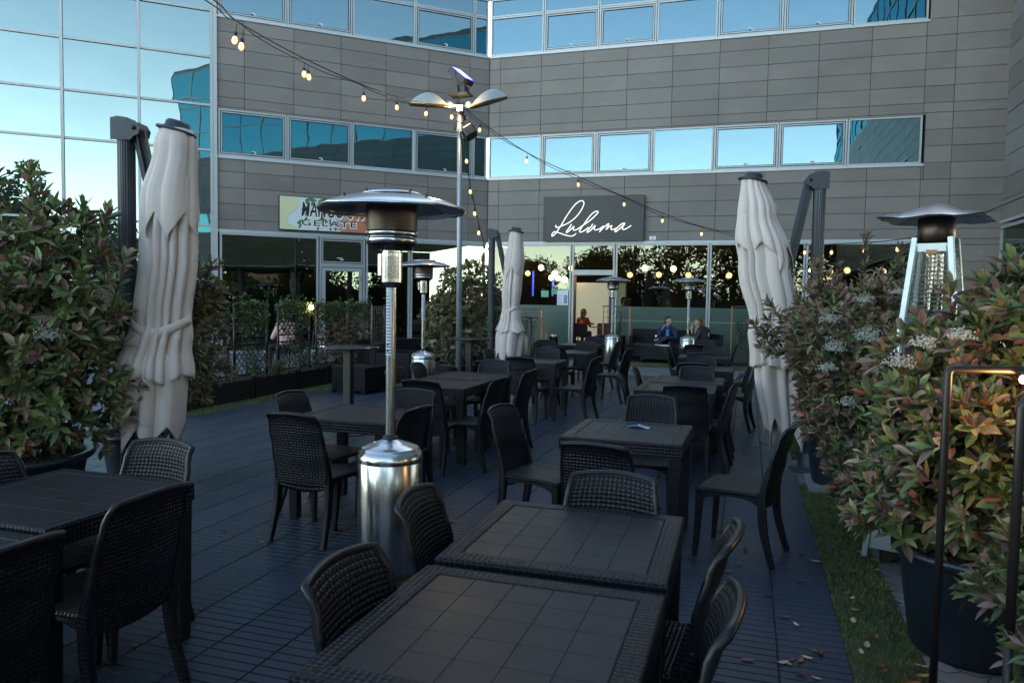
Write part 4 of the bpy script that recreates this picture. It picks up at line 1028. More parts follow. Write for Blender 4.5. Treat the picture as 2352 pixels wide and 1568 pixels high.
for sgn, ex, ez0, ez1 in ((-1, -.86, -.02, -.0), (1, .82, -.03, .15)):
    dirv = Vector((cos(radians(18)), sin(radians(18)), 0)); nrm = Vector((-dirv.y, dirv.x, 0)); O = Vector((-.03, 0, 4.93))
    a, b = (.20, abs(ex)); base = []
    n = 16; rows = []
    for i in range(n+1):
        t = i/n; s = lerp(a, b, t); zf = lerp(ez0, ez1, t); arch = .21*sin(pi*min(1, t*1.0))**.8
        w = .13*(.55+.45*sin(pi*min(.98, t+.08)))
        rows.append([O+dirv*sgn*s+nrm*w*cos(ph)+Vector((0, 0, zf+arch*sin(ph)**.9 if sin(ph) > 0 else zf)) for ph in [pi*k/8 for k in range(9)]])
    m = MB(); m.smooth = True; m.grid(rows, flip=(sgn > 0)); sh = m.build('lamp_housing', simple('light grey lamp housing', (.30, .33, .34), .4), lp)
    m = MB(); ins = [[r[0]*.93+r[-1]*.07-Vector((0, 0, .012)), r[-1]*.93+r[0]*.07-Vector((0, 0, .012))] for r in rows]; m.grid(ins)
    m.grid([[r[0]-Vector((0, 0, .0)), r[0]*.93+r[-1]*.07-Vector((0, 0, .02))] for r in rows]); m.grid([[r[-1]*.93+r[0]*.07-Vector((0, 0, .02)), r[-1]] for r in rows])
    m.build('lamp_underside', simple('bronze lamp underside', (.12, .075, .035), .4), sh)
    m = MB(); m.tube([O+Vector((0, 0, -.04)), O+dirv*sgn*.24+Vector((0, 0, ez0+.02))], .04, 12); m.build('lamp_arm', bpy.data.materials['light grey lamp housing'], lp, shade=True)
    m = MB(); m.lathe([(0, -.05), (.055, -.05), (.055, .05), (0, .05)], 16); m.build('lamp_joint', bpy.data.materials['light grey lamp housing'], lp, tuple(O+dirv*sgn*.17), (pi/2, 0, 0), shade=True)
# stage light tilted toward the facade side
M_led = emit('ultraviolet stage light glow', (.05, .02, 1.0), 1.5, (.02, .01, .2)); M_ledd = emit('ultraviolet diode', (.35, .35, 1), 1.6)
sl_ = thing('stage_light', 'x', None); bpy.data.objects.remove(sl_)
HP = Matrix.Rotation(radians(-18), 3, 'Z') @ Matrix.Rotation(radians(38), 3, 'Y')
c0 = Vector((-.0, -.02, 5.40))
m = MB(); m.box(-.21, .21, -.13, .13, -.05, .05, HP); m.v = [tuple(Vector(v)+c0) for v in m.v]; hd = m.build('stage_light', M_blackmetal, lp, bevel=.012)
m = MB(); m.box(-.19, .19, -.11, .11, .051, .056, HP); m.v = [tuple(Vector(v)+c0) for v in m.v]; m.build('lens_panel', M_led, hd)
m = MB()
for i in range(12):
    for j in range(5):
        R2 = HP @ Vector((-.165+i*.03, -.085+j*.0425, .0565)); m.lathe([(0, 0), (.007, 0), (.007, .003), (0, .004)], 6, tuple(R2+c0))
m.build('diodes', M_ledd, hd)
m = MB(); m.box(-.20, .16, -.14, .14, 5.08, 5.12); m.box(-.15, .10, -.10, .10, 5.12, 5.24)
m.build('stage_light_base', M_blackmetal, lp, bevel=.006)
for s in (-1, 1):
    m = MB(); y = s*.145; i = m.pts([(-.17, y-.004, 5.1), (.0, y-.004, 5.1), (-.06, y-.004, 5.46), (-.11, y-.004, 5.46), (-.17, y+.004, 5.1), (.0, y+.004, 5.1), (-.06, y+.004, 5.46), (-.11, y+.004, 5.46)])
    for f in ((0, 1, 2, 3), (7, 6, 5, 4), (0, 4, 5, 1), (1, 5, 6, 2), (2, 6, 7, 3), (3, 7, 4, 0)): m.face([i+k for k in f])
    m.build('bracket', M_blackmetal, lp)
m = MB(); m.box(-.03, .07, -.12, -.06, 4.80, 4.89); fl = m.build('floodlight', M_alu, lp)
m = MB(); m.box(-.015, .065, -.126, -.121, 4.81, 4.88); m.build('floodlight_lens', emit('warm floodlight', (1, .78, .45), 22), fl)
m = MB(); R = Matrix.Rotation(radians(-35), 3, 'Y') @ Matrix.Rotation(radians(20), 3, 'Z'); m.box(-.11, .11, -.12, .12, -.10, .10, R); m.build('loudspeaker', M_black, lp, (.16, 0, 4.46), bevel=.03)
m = MB(); m.box(-.01, .09, -.065, -.045, 4.47, 4.52); m.box(-.045, -.02, -.07, .07, 4.46, 4.53); m.build('speaker_bracket', M_alu, lp)
m = MB(); rnd = random.Random(8)
for k in range(9):
    z = rnd.uniform(4.7, 5.1); a = rnd.uniform(0, 6.28); P = [(-.03+.07*cos(a), .07*sin(a), z), (-.03+.12*cos(a+1), .12*sin(a+1), z-.1), (-.03+.08*cos(a+2), .08*sin(a+2), z-.25*rnd.random()), (-.03, .05, z+.1)]
    m.tube(catmull(P, 4), .008, 5, False)
m.build('cables', M_black, lp, shade=True)
# ------------------------------------------------------------------ string lights
M_filament = emit('warm filament bulb', (1, .56, .24), 3.5, (1, .8, .5))
M_bulbg = emit('amber bulb glass', (1, .45, .2), .6, (.8, .5, .3))
def bulb_proto():
    m = MB(); m.lathe([(0, 0), (.010, -.002), (.017, -.012), (.019, -.028), (.017, -.045), (.019, -.05), (.0, -.05)], 12); b = m.build('bulb_socket', M_black, None, shade=True)
    g = MB(); g.lathe([(.014, -.045), (.022, -.062), (.027, -.085), (.024, -.105), (.012, -.12), (0, -.124)], 12, cap=False); g.build('bulb_glass', M_bulbg, b, shade=True)
    f = MB(); f.lathe([(.0, -.055), (.0085, -.06), (.010, -.085), (.008, -.103), (0, -.105)], 8); gl = f.build('filament', M_filament, b)
    w = MB(); w.tube([(0, 0, 0), (.004, 0, .03), (0, 0, .07)], .004, 6); w.build('bulb_wire', M_black, b)
    return b
bulb0 = bulb_proto()
def string(label, pts, bulbs, sag=0.04, strands=2, r=.007):
    root = thing('string_lights', label, 'string lights', (0, 0, 0), 0, 'festoon lights strung over the terrace')
    P = catmull(pts, 8); m = MB(); rnd = random.Random(len(pts))
    m.tube(P, r, 6, False)
    if strands > 1: m.tube([p+Vector((.012*sin(i*.9), .012*cos(i*.9), -.006-.05*abs(sin(i*.20)))) for i, p in enumerate(P)], r*.8, 5, False)
    m.build('cable', M_black, root, shade=True)
    for (x, y, z) in bulbs:
        c = copy_tree(bulb0, root); c.location = (x, y, z-.07); c.rotation_euler = (rnd.uniform(-.12, .12), rnd.uniform(-.12, .12), 0)
    return root
s = .9485
def sc(p): return (p[0]*s, p[1]*s, CAM_H+(p[2]-CAM_H)*s)
A = [(-4.1, 3.6, 4.05), (-4.45, 5.47, 4.14), (-4.75, 6.22, 4.23), (-5.0, 7.99*s, 4.36), sc((-5.31, 9.7, 4.62)), sc((-5.38, 10.9, 4.78)), sc((-5.34, 11.95, 4.93)), (-4.83, 12.18, 4.95)]
A[3] = (-5.17, 7.99, 4.46)
string('festoon string from the upper left to the lamp post', A, [(-4.75, 6.18, 4.20), (-4.77, 6.30, 4.18), (-5.16, 7.97, 4.42), (-5.19, 8.10, 4.43), sc((-5.31, 9.7, 4.60)), sc((-5.38, 10.9, 4.77)), sc((-5.34, 11.95, 4.92)), (-4.95, 12.12, 4.87)])
Bp = [(-4.78, 12.2, 4.93), (-4.6, 12.6, 4.74), (-4.0, 13.5, 4.34), (-3.2, 14.3, 4.00), (-2.44, 15.1, 3.71), (-1.74, 15.72, 3.44), (-.99, 16.37, 3.22), (-.08, 17.06, 3.07)]
string('festoon string descending from the lamp post to the right parasol', Bp, Bp[1:], strands=2)
V = [(-4.78, 12.2, 4.9), (-4.74, 12.3, 4.15), (-4.70, 12.39, 3.64), (-4.64, 12.48, 3.27), (-4.59, 12.58, 2.94), (-4.52, 12.68, 2.64), (-4.5, 12.9, 2.5)]
string('festoon string hanging down beside the lamp post', V, V[1:6], strands=2)
R_ = [(-.08, 17.06, 3.07), (.5, 17.03, 2.97), (1.05, 16.14, 2.81), (1.45, 15.21, 2.75), (1.88, 14.29, 2.71), (2.24, 13.36, 2.68), (2.6, 12.4, 2.72), (3.2, 10.5, 3.0)]
string('festoon string behind the right parasol toward the pyramid heater', R_, R_[2:6], strands=1)
R2 = [(.2, 20.5, 2.6), (.9, 18.5, 2.42), (1.6, 16.6, 2.45), (2.3, 14.8, 2.6), (2.9, 13.2, 2.8)]
string('lower festoon string behind the right parasol', R2, [R2[2]], strands=1)
bpy.data.objects.remove(bulb0.children[0]) if False else None
for c in list(bulb0.children): bpy.data.objects.remove(c)
bpy.data.objects.remove(bulb0)
# ------------------------------------------------------------------ interior globes
M_globe = emit('glowing globe', (1, .62, .33), 7, (1, .9, .8)); M_globe2 = emit('dim globe', (1, .55, .33), 1.1, (1, .8, .7))
def globe(loc, bright, lb, H=3.42):
    r = thing('pendant_lamp', lb, 'pendant lamp', loc, 0, 'globe pendants hanging inside behind the shopfront')
    m = MB(); m.lathe([(.092*sin(pi*k/12), -.092*cos(pi*k/12)) for k in range(13)], 16, cap=False); m.build('globe', M_globe if bright else M_globe2, r, shade=True)
    m = MB(); m.lathe([(.022, .075), (.022, .12), (.0, .12)], 10, cap=False); m.build('socket', simple('brass socket', (.3, .2, .08), .4, .8), r)
    m = MB(); m.tube([(0, 0, .11), (0, 0, H-loc[2])], .004, 5, False); m.build('cord', M_black, r)
GL = [(-7.1, 2.51, 0), (-6.64, 2.70, 1), (-6.17, 2.51, 1), (-6.28, 2.37, 1), (-6.04, 2.35, 1), (-5.82, 2.31, 1), (-5.62, 2.69, 0), (-3.67, 2.48, 0), (-3.2, 2.70, 1), (-2.75, 2.49, 0), (-2.3, 2.68, 1), (-1.83, 2.48, 0), (-.6, 2.48, 0), (-.14, 2.67, 1),
      (1.79, 2.66, 1), (2.28, 2.46, 0), (2.76, 2.65, 0), (3.24, 2.45, 1), (3.73, 2.62, 0)]
names = ['leftmost dim globe beside the parasol', 'brightest high globe left of the cluster', 'top globe of the cluster of four', 'left lower globe of the cluster of four', 'middle lower globe of the cluster', 'right lower globe of the cluster', 'dim globe touching the door mullion', 'dim globe right of the doorway', 'bright globe above the mirrored heater', 'dim low globe right of the bright one', 'bright globe left of the seated woman heater', 'dim globe above the heater cap by the woman', 'lone dim globe left of the right parasol', 'bright globe peeping beside the right parasol', 'globe just right of the parasol arm', 'low globe behind the parasol mast', 'high globe above the far shrub', 'bright low globe above the shrub tips', 'farthest right globe behind the shrub tips']
for (x, z, b), n in zip(GL, names): globe((x, 24.3, z), b, n)
globe((5.9, 16.4, 2.2), 1, 'globe glowing behind the side wing glass')
for x, z0, z1, lb in ((-6.77, 1.76, 2.57, 'left vertical blue light tube inside the shop'), (-6.10, 1.76, 2.3, 'right vertical blue light tube inside the shop')):
    t_ = thing('light_tube', lb, 'light tube', (x, 23.8, 0)); m = MB(); m.tube([(0, 0, z0), (0, 0, z1)], .03, 8); m.build('tube', emit('blue tube glow', (.03, .05, 1), 1.0), t_)
    m = MB(); m.box(-.025, .025, .028, .045, z0-.03, z1+.03); m.build('holder', M_black, t_)
# ------------------------------------------------------------------ signs
sg = thing('shop_sign', 'dark grey sign box with thin white script lettering on the right facade', 'shop sign', (-6.12, 22.62, 3.455))
m = MB(); m.box(0, 3.05, 0, .13, 0, 1.33); m.build('sign_box', simple('grey metal sign panel', (.055, .058, .060), .45, 0, 1.2, .22, spec=.25), sg, bevel=.004)
m = MB(); frame_bars(m, -.02, 3.07, -.02, 1.35, .036, -.008, .10); m.build('sign_frame', M_black, sg)  # black frame, thickened to draw a dark shadow edge round the box
def sx_(P): return [((x-40)/2150*3.05, -.035, 1.33-((y-lerp(65, 20, (x-40)/2150))/lerp(950, 995, (x-40)/2150))*1.33) for x, y in P]
strokes = [
 [(330, 678), (312, 690), (318, 712), (350, 725), (410, 708), (520, 665), (640, 600), (760, 500), (850, 385), (905, 280), (928, 200), (905, 152), (850, 148), (770, 195), (690, 280), (600, 405), (510, 550), (430, 690), (370, 780), (320, 850), (270, 902), (236, 915), (236, 875), (268, 832), (315, 822), (400, 848), (520, 890), (620, 915), (690, 915), (735, 893), (770, 858)],
 [(668, 655), (625, 725), (580, 785), (552, 822), (565, 838), (610, 808), (675, 745), (725, 705), (708, 745), (706, 778), (735, 790), (790, 770), (850, 730), (915, 682), (1010, 622), (1100, 548), (1190, 460), (1236, 405), (1222, 377), (1175, 385), (1105, 435), (1025, 530), (950, 640), (885, 735), (845, 800), (855, 832), (900, 826), (970, 785), (1040, 728)],
 [(1130, 655), (1085, 722), (1030, 788), (1008, 828), (1025, 836), (1080, 800), (1140, 730), (1185, 690), (1162, 740), (1168, 778), (1215, 785), (1290, 755), (1365, 700)],
 [(1368, 698), (1320, 765), (1275, 832), (1335, 765), (1410, 695), (1472, 650), (1458, 700), (1420, 782), (1475, 725), (1540, 695), (1525, 735), (1530, 778), (1580, 778), (1640, 745)],
 [(1818, 650), (1788, 640), (1730, 672), (1660, 740), (1608, 812), (1628, 828), (1690, 780), (1760, 710), (1812, 655), (1775, 722), (1768, 772), (1810, 778), (1880, 742), (1950, 694)]]
m = MB()
for st in strokes: m.tube([Vector(p) for p in catmull(sx_(st), 5)], .017, 6)
m.build('lettering', emit('white acrylic lettering', (1, 1, 1), .16), sg, shade=True)
def text_mesh(txt, size, offset=0.0, extrude=.006, sx=1.0, spacing=1.0):
    c = bpy.data.curves.new('t', 'FONT'); c.body = txt; c.size = size; c.offset = offset; c.extrude = extrude; c.space_character = spacing; c.resolution_u = 3
    o = link(bpy.data.objects.new('t', c)); bpy.context.view_layer.update()
    me = bpy.data.meshes.new_from_object(o.evaluated_get(bpy.context.evaluated_depsgraph_get())); bpy.data.objects.remove(o)
    return me
def text_part(name, txt, size, mat, parent, x, z, y, offset=0, sx=1.0, sz=1.0, spacing=1.0, shear=0.0):
    me = text_mesh(txt, size, offset, .006, 1, spacing); me.name = name
    for v in me.vertices: v.co = (v.co.x*sx+v.co.y*shear, -v.co.z, v.co.y*sz)
    me.materials.clear(); me.materials.append(mat); o = link(bpy.data.objects.new(name, me)); o.parent = parent; o.location = (x, y, z); return o
d1 = Vector((cos(LA), sin(LA), 0)); n1 = Vector((sin(LA), -cos(LA), 0)); cor = Vector((-8.05, 22.8, 0))
mg = thing('shop_sign', 'colourful photo printed ice cream shop sign on the left facade', 'shop sign', tuple(cor+d1*-6.40+n1*.13+Vector((0, 0, 3.50))), LA)
SW, SH = 3.75, .97
M_w = emit('sign white', (.75, .85, .9), .04, (.55, .62, .66))
m = MB(); m.box(0, SW, 0, .10, 0, SH); m.build('sign_box', M_black, mg)
def flat(name, polys, mat, y):
    m = MB()
    for P in polys:
        n = len(P); i = m.pts([(x, y, z) for x, z in P]+[(x, y+.003, z) for x, z in P]); m.face([i+k for k in range(n)]); 
        for k in range(n): m.face((i+k, i+n+k, i+n+(k+1) % n, i+(k+1) % n))
    return m.build(name, mat, mg)
e = .02
flat('printed_field', [[(.15, e), (2.2, e), (2.2, SH-e), (.15, SH-e)]], simple('pale sky print', (.50, .56, .58), .4, 0, 2, .1), -.004)
mo = NT('terracotta print'); nn = mo.noise(2.2, 3); M_terra = mo.pbr(mo.mix(nn, (.34, .10, .05), (.52, .20, .12)), .4)
flat('printed_field', [[(1.75, e), (SW-e, e), (SW-e, SH-e), (1.5, SH-e), (1.66, .5)]], M_terra, -.008)
circ = lambda cx, cz, rx, rz, n=18, a0=0, a1=2*pi: [(cx+rx*cos(lerp(a0, a1, k/n)), cz+rz*sin(lerp(a0, a1, k/n))) for k in range(n)]
flat('cream_corner', [[(e, e), (.50, e), (.48, .10), (.22, .20), (.24, .42), (.46, .58), (.55, .78), (.50, SH-e), (e, SH-e)]], simple('cream print', (.50, .51, .32), .4, 0, 4, .06), -.013)
flat('fruit', [circ(.88, .84, .17, .11), circ(1.28, .83, .20, .12), circ(1.12, .52, .10, .09), circ(.70, .60, .08, .07)], simple('dark green print', (.05, .13, .06), .4), -.012)
flat('leaf', [[(.48, .22), (.62, .33), (.72, .22), (.60, .13)], [(.68, .48), (.86, .62), (.95, .50), (.80, .38)], [(1.05, .30), (1.25, .42), (1.38, .28), (1.2, .20)]], simple('leaf green print', (.045, .12, .03), .4), -.0125)
flat('stalk', [[(.52, .08), (.56, .06), (1.02, .66), (.97, .68)], [(1.05, .04), (1.10, .04), (1.28, .62), (1.23, .62)], [(1.42, .04), (1.47, .04), (1.44, .58), (1.40, .58)]], simple('brown print', (.09, .045, .022), .5), -.014)
rnd = random.Random(5)
flat('stripe', [[(1.95+k*.42, SH-.03), (2.01+k*.42, SH-.03), (2.71+k*.42, .03), (2.66+k*.42, .03)] for k in range(3)], bpy.data.materials['brown print'], -.012)
flat('cream_swirl', [[(1.72+.20*cos(a)*rr+rnd.uniform(-.02, .02)+.02*k, .10+.085*k+.06*sin(a)*rr) for a, rr in [(q*.7, rnd.uniform(.7, 1.1)) for q in range(9)]] for k in range(7)], simple('pink cream print', (.42, .26, .22), .5, 0, 18, .5), -.0145)
flat('blue_stroke', [[(1.56, .04), (1.60, .04), (1.66, .30), (1.62, .30)]], simple('blue print', (.02, .07, .40), .5), -.016)
M_ink = simple('black sign ink', (.004, .005, .008), .4)
text_part('lettering_outline', 'MANGO e PA', .46, M_w, mg, .615, .405, -.022, .030, .66, 1.28, 1.10, .12)
text_part('lettering', 'MANGO e PA', .46, M_ink, mg, .60, .415, -.034, .006, .66, 1.28, 1.10, .12)
text_part('lettering_outline', 'GELATE', .25, M_w, mg, .605, .135, -.022, .016, 1.65, .95, 1.15)
text_part('lettering', 'GELATE', .25, M_ink, mg, .60, .15, -.034, .002, 1.65, .95, 1.15)
np_ = thing('number_plate', 'small white house number plate right of the script sign', 'number plate', (-2.88, 22.74, 3.47))
m = MB(); m.box(0, .19, 0, .02, 0, .11); m.build('plate', simple('white enamel', (.6, .65, .7), .3), np_)
mt = simple('blue number', (.02, .08, .4), .4); o = text_part('number', '8', .09, mt, np_, .07, .022, -.008)
# notices on the inside of the glass
for nm, lb, x0, x1, z0, z1, c in (('notice', 'large white notice with blue boxes on the shop glass', -5.68, -5.33, 1.48, 1.94, (.60, .64, .70)), ('notice', 'wide green notice on the shop glass', -6.19, -5.96, 1.72, 1.92, (.16, .42, .30)), ('notice', 'small green notice next to the white one', -5.86, -5.69, 1.81, 1.98, (.14, .38, .22))):
    nt = thing(nm, lb, 'notice', (x0, 22.735, z0)); w, h = x1-x0, z1-z0
    m = MB(); m.box(0, w, 0, .004, 0, h); m.build('paper', simple(lb[:14]+' paper', c, .6, 0, 3, .03), nt)
    m = MB()
    if w > .3:
        for k in range(4): m.box(.21, .33, -.003, -.0005, .06+k*.065, .06+k*.065+.045)
        frame_bars(m, .03, .15, .03, .33, .006, -.003, -.0005)
        for k in range(7): m.box(.045, .135-.02*(k % 2), -.003, -.0005, .06+k*.036, .066+k*.036)
        m.build('printing', simple('blue notice print', (.03, .07, .30), .5), nt)
    else:
        for k in range(5): m.box(.02, w-.03-.03*(k % 2), -.003, -.0005, .03+k*h*.17, .038+k*h*.17)
        m.build('printing', simple('green notice print', (.02, .16, .09), .5), nt)
# ------------------------------------------------------------------ planter boxes with trellis panels and ivy on the left
def planter_box(x, y, w, d, h, label, group, rz=0):
    """w along local x, d along local y"""
    r = thing('planter_box', label, 'planter box', (x, y, 0), rz, group)
    m = MB()
    for i in range(4):
        z0 = .02+i*(h-.05)/4; z1 = z0+(h-.05)/4-.006
        m.box(-w/2+.03, w/2-.03, -d/2, -d/2+.02, z0, z1); m.box(-w/2+.03, w/2-.03, d/2-.02, d/2, z0, z1); m.box(-w/2, -w/2+.02, -d/2+.03, d/2-.03, z0, z1); m.box(w/2-.02, w/2, -d/2+.03, d/2-.03, z0, z1)
    m.box(-w/2+.022, w/2-.022, -d/2+.022, d/2-.022, .02, h*.85)
    m.build('side_boards', M_box, r)
    for sx in (-1, 1):
        for sy in (-1, 1):
            m = MB(); x_, y_ = sx*(w/2-.012), sy*(d/2-.012); m.box(x_-.03, x_+.03, y_-.03, y_+.03, 0, h); m.lathe([(.03, h), (.03, h+.012), (.015, h+.024), (0, h+.026)], 12, (x_, y_, 0)); m.build('corner_post', M_box, r)
    for a_ in (-d/2-.006, d/2-.03): m = MB(); m.box(-w/2+.02, w/2-.02, a_, a_+.036, h-.028, h-.004); m.build('top_rail', M_box, r)
    m = MB(); n = 14; rnd = random.Random(int(x*10+y*7))
    rows = [[(lerp(-w/2+.024, w/2-.024, i/n), lerp(-d/2+.024, d/2-.024, j/n), h*.86+rnd.uniform(0, .03)) for j in range(n+1)] for i in range(n+1)]
    m.grid(rows); m.build('soil', M_soil, r)
    return r
M_tpost = simple('dark brown trellis tube', (.012, .009, .008), .4)
def trellis(x, y0, y1, z0, z1, label, lattice_z=(.95, 1.5), cell=.085, square=False, group='lattice screens standing in the left planters', color=None):
    r = thing('trellis_panel', label, 'trellis', (x, y0, 0), 0, group); L = y1-y0; mt = color or M_tpost
    for y in (0, L):
        m = MB(); m.tube([(0, y, z0), (0, y, z1+.03)], .021, 10); 
        for k in range(5): m.lathe([(.021, -.01), (.025, 0), (.021, .01)], 10, (0, y, z0+.2+k*.24), cap=False)
        m.build('post', mt, r, shade=True)
    m = MB(); zs = [(lattice_z[0], z1)] if not square else [(z0+.05, z1)]
    zs = zs+[(z0+.05, lattice_z[0]-.12)] if not square else zs
    for a, b in zs:
        for z in (a, b): m.box(-.012, .012, .02, L-.02, z-.012, z+.012)
        if square:
            k = a+cell
            while k < b: m.box(-.006, .006, .02, L-.02, k-.005, k+.005); k += cell
            k = .02+cell
            while k < L-.02: m.box(-.005, .005, k-.005, k+.005, a, b); k += cell
        else:
            h = b-a; c = -h
            while c < L:
                for s in (1, -1):
                    y_a, z_a = (c, a) if s > 0 else (c, b); pts = []
                    t0 = max(0, .02-c); t1 = min(h, L-.02-c)
                    if t1 > t0+.01: m.tube([(.006*s, c+t0, z_a+s*t0), (.006*s, c+t1, z_a+s*t1)], 0, sq=(.014, .007), cap=False)
                c += cell*1.4
    m.build('lattice', mt, r)
    return r
def ivy(x, y0, y1, z0, z1, seed, label, n=420, cat='climbing plant', group='ivy and creepers on the lattice screens', bright=1.0, Ls=.045, tone=(.075, .12, .038), thick=.07):
    rnd = random.Random(seed); r = thing('ivy_plant', label, cat, (x, y0, 0), 0, group); L = y1-y0; m = MB(); st = MB(); vines = []
    for k in range(9):
        y = rnd.uniform(.05, L-.05); p = Vector((0, y, .28)); P = [p.copy()]
        while p.z < z1-.02: p = p+Vector((rnd.uniform(-.02, .02), rnd.uniform(-.09, .09), rnd.uniform(.09, .16))); p.y = min(L-.02, max(.02, p.y)); p.x = max(-.05, min(.05, p.x)); P.append(p.copy())
        vines.append(P); st.tube(P, .0035, 5, False)
    for _ in range(n):
        if rnd.random() < .72:       # dense curtain at the top
            p = Vector((rnd.uniform(-thick, thick), rnd.uniform(0, L), lerp(z0, z1, rnd.random()**.55)+rnd.uniform(-.02, .04)))
            if sin(p.y*9+seed)+sin(p.z*13+seed*2) < -1.05: continue
        else:
            P = rnd.choice(vines); p = rnd.choice(P)+rvec(rnd)*.05
        d = (rvec(rnd)+Vector((rnd.choice((-.8, .8)), 0, -.1))).normalized(); sd_ = d.cross(rvec(rnd)).normalized(); k = rnd.uniform(.5, 1.5)*bright; l = Ls*rnd.uniform(.6, 1.2)
        c = (tone[0]*k, tone[1]*k, tone[2]*k)
        a = sd_; b = d.cross(a); i = m.pts([p, p+a*l*.55-b*l*.1, p+a*l*.35+b*l*.35, p+b*l*.85, p-a*l*.35+b*l*.35, p-a*l*.55-b*l*.1])
        m.face((i, i+1, i+2, i+3), None, c); m.face((i, i+3, i+4, i+5), None, c)
    m.build('foliage', M_ivy, r); st.build('stem', M_bark, r)
    return r
PX = -7.55
pl = [(7.5, 8.72), (8.80, 9.96), (10.04, 11.14), (11.22, 12.14), (12.22, 13.3), (13.38, 14.4)]
pn = ['black planter box partly hidden by the left parasol', 'black planter box right of the left parasol', 'black planter box with tall grass tufts', 'black planter box below the small warm spot lamp', 'black planter box behind the round bar table', 'black planter box ending at the framed screen']
for (a, b), n in zip(pl, pn): planter_box(PX, (a+b)/2, .36, b-a, .35, n, 'black planter boxes along the left edge')
tr = [(8.66, 9.74), (9.89, 10.72), (11.04, 12.0), (12.23, 13.2), (13.38, 14.34)]
tn = ['lattice screen next to the left parasol', 'leaning lattice screen with thick ivy on top', 'lattice screen carrying the warm spot lamp', 'lattice screen behind the bronze shrubs', 'lattice screen nearest the framed screen']
for i, ((a, b), n) in enumerate(zip(tr, tn)):
    trellis(PX-.1, a, b, .3, 1.46, n); ivy(PX-.1, a, b, 1.0, 1.5, 30+i, 'ivy on the '+n[:34].strip(), n=1500)
# low plants and grasses in the boxes
def low_plant(x, y, seed, label, h=.4, tone=(.05, .06, .03), n=160, r=.22, L=.05, grass=0, group='low plants in the left planters', z0=.30):
    rnd = random.Random(seed); q = thing('low_plant', label, 'plant', (x, y, z0), 0, group); m = MB(); st = MB()
    for k in range(9):
        a = rnd.uniform(0, 6.28); e = Vector((cos(a)*r*rnd.uniform(.2, 1), sin(a)*r*rnd.uniform(.4, 1.6), h*rnd.uniform(.5, 1))); st.tube([(0, 0, 0), e*.5+Vector((0, 0, .06)), e], .003, 4, False)
        for j in range(n//9):
            p = e*rnd.uniform(.25, 1)+rvec(rnd)*.04; d = (rvec(rnd)+Vector((0, 0, .3))).normalized(); s_ = d.cross(rvec(rnd)).normalized(); kk = rnd.uniform(.5, 1.5)
            leaf(m, p, d, s_, L*rnd.uniform(.6, 1.2), L*.42, (tone[0]*kk, tone[1]*kk, tone[2]*kk))
    for k in range(grass):
        a = rnd.uniform(0, 6.28); b = Vector((rnd.uniform(-.06, .06), rnd.uniform(-.2, .2), 0)); o = Vector((cos(a), sin(a), 0)); w = Vector((-o.y, o.x, 0))*.005; hh = rnd.uniform(.15, .36)
        P = [b, b+o*.05+Vector((0, 0, hh*.6)), b+o*.16+Vector((0, 0, hh))]; i = m.pts([P[0]-w, P[0]+w, P[1]+w*.8, P[1]-w*.8, P[2]]); c = (.09, .12, .045); m.face((i, i+1, i+2, i+3), None, c); m.face((i+3, i+2, i+4), None, c)
    m.build('foliage', M_leaf, q); st.build('stem', M_bark, q); return q
for i, (y, lb, h, tone, gr) in enumerate([(9.0, 'sparse leafy shoots in the planter beside the left parasol', .62, (.06, .06, .035), 20), (9.6, 'second sparse shoot plant in the same planter', .5, (.06, .065, .04), 40),
     (10.25, 'spreading leafy plant with grass below the ivy screen', .5, (.04, .055, .022), 10), (10.8, 'clump of long pale grass blades in the planter', .25, (.05, .07, .03), 90),
     (11.5, 'rounded leafy plant under the spot lamp screen', .55, (.05, .06, .032), 14), (11.95, 'greenish low clump at the end of that planter', .42, (.045, .055, .03), 10)]):
    low_plant(PX+.05, y, 60+i, lb, h, tone, 200, .2, .05, gr)
bush('bronze_shrub', 'bronze orange leaved shrub behind the round bar table', (PX+.02, 12.75, .3), [(0, 0, .45, .28, .45, .38), (0, .35, .62, .22, .3, .34)], 190, 71, .07, .02, .85, .9, stems=6)
bush('bronze_shrub', 'bronze leaved shrub lower right of the first one', (PX+.02, 13.7, .3), [(0, 0, .32, .28, .42, .32), (0, -.2, .7, .2, .25, .25)], 150, 72, .07, .02, .8, .8, stems=6)
# warm spot lamp clipped to the screen
sp_ = thing('spot_lamp', 'small glowing spot lamp clipped on the lattice screen', 'lamp', (PX-.02, 11.93, 1.42))
m = MB(); m.lathe([(0, -.04), (.03, -.035), (.042, 0), (.03, .035), (0, .04)], 14); m.build('bulb', emit('warm spot', (1, .72, .42), 15), sp_, shade=True)
m = MB(); m.tube(catmull([(0, 0, -.03), (.05, .03, -.15), (.02, .06, -.35), (.0, .04, -.7)], 5), .006, 6); m.build('cable', simple('orange lit cable', (.2, .1, .05), .6), sp_)
# framed ivy screen
trellis(-6.9, 12.98, 13.0+.5, .45, 1.44, 'slim framed screen with dark creeper behind the big heater pole', square=True, cell=.09, group='framed screens', color=simple('grey brown frame', (.10, .085, .085), .45))
ivy(-6.9, 13.0, 13.5, .5, 1.35, 44, 'dark creeper in the slim framed screen', n=220, bright=.8)
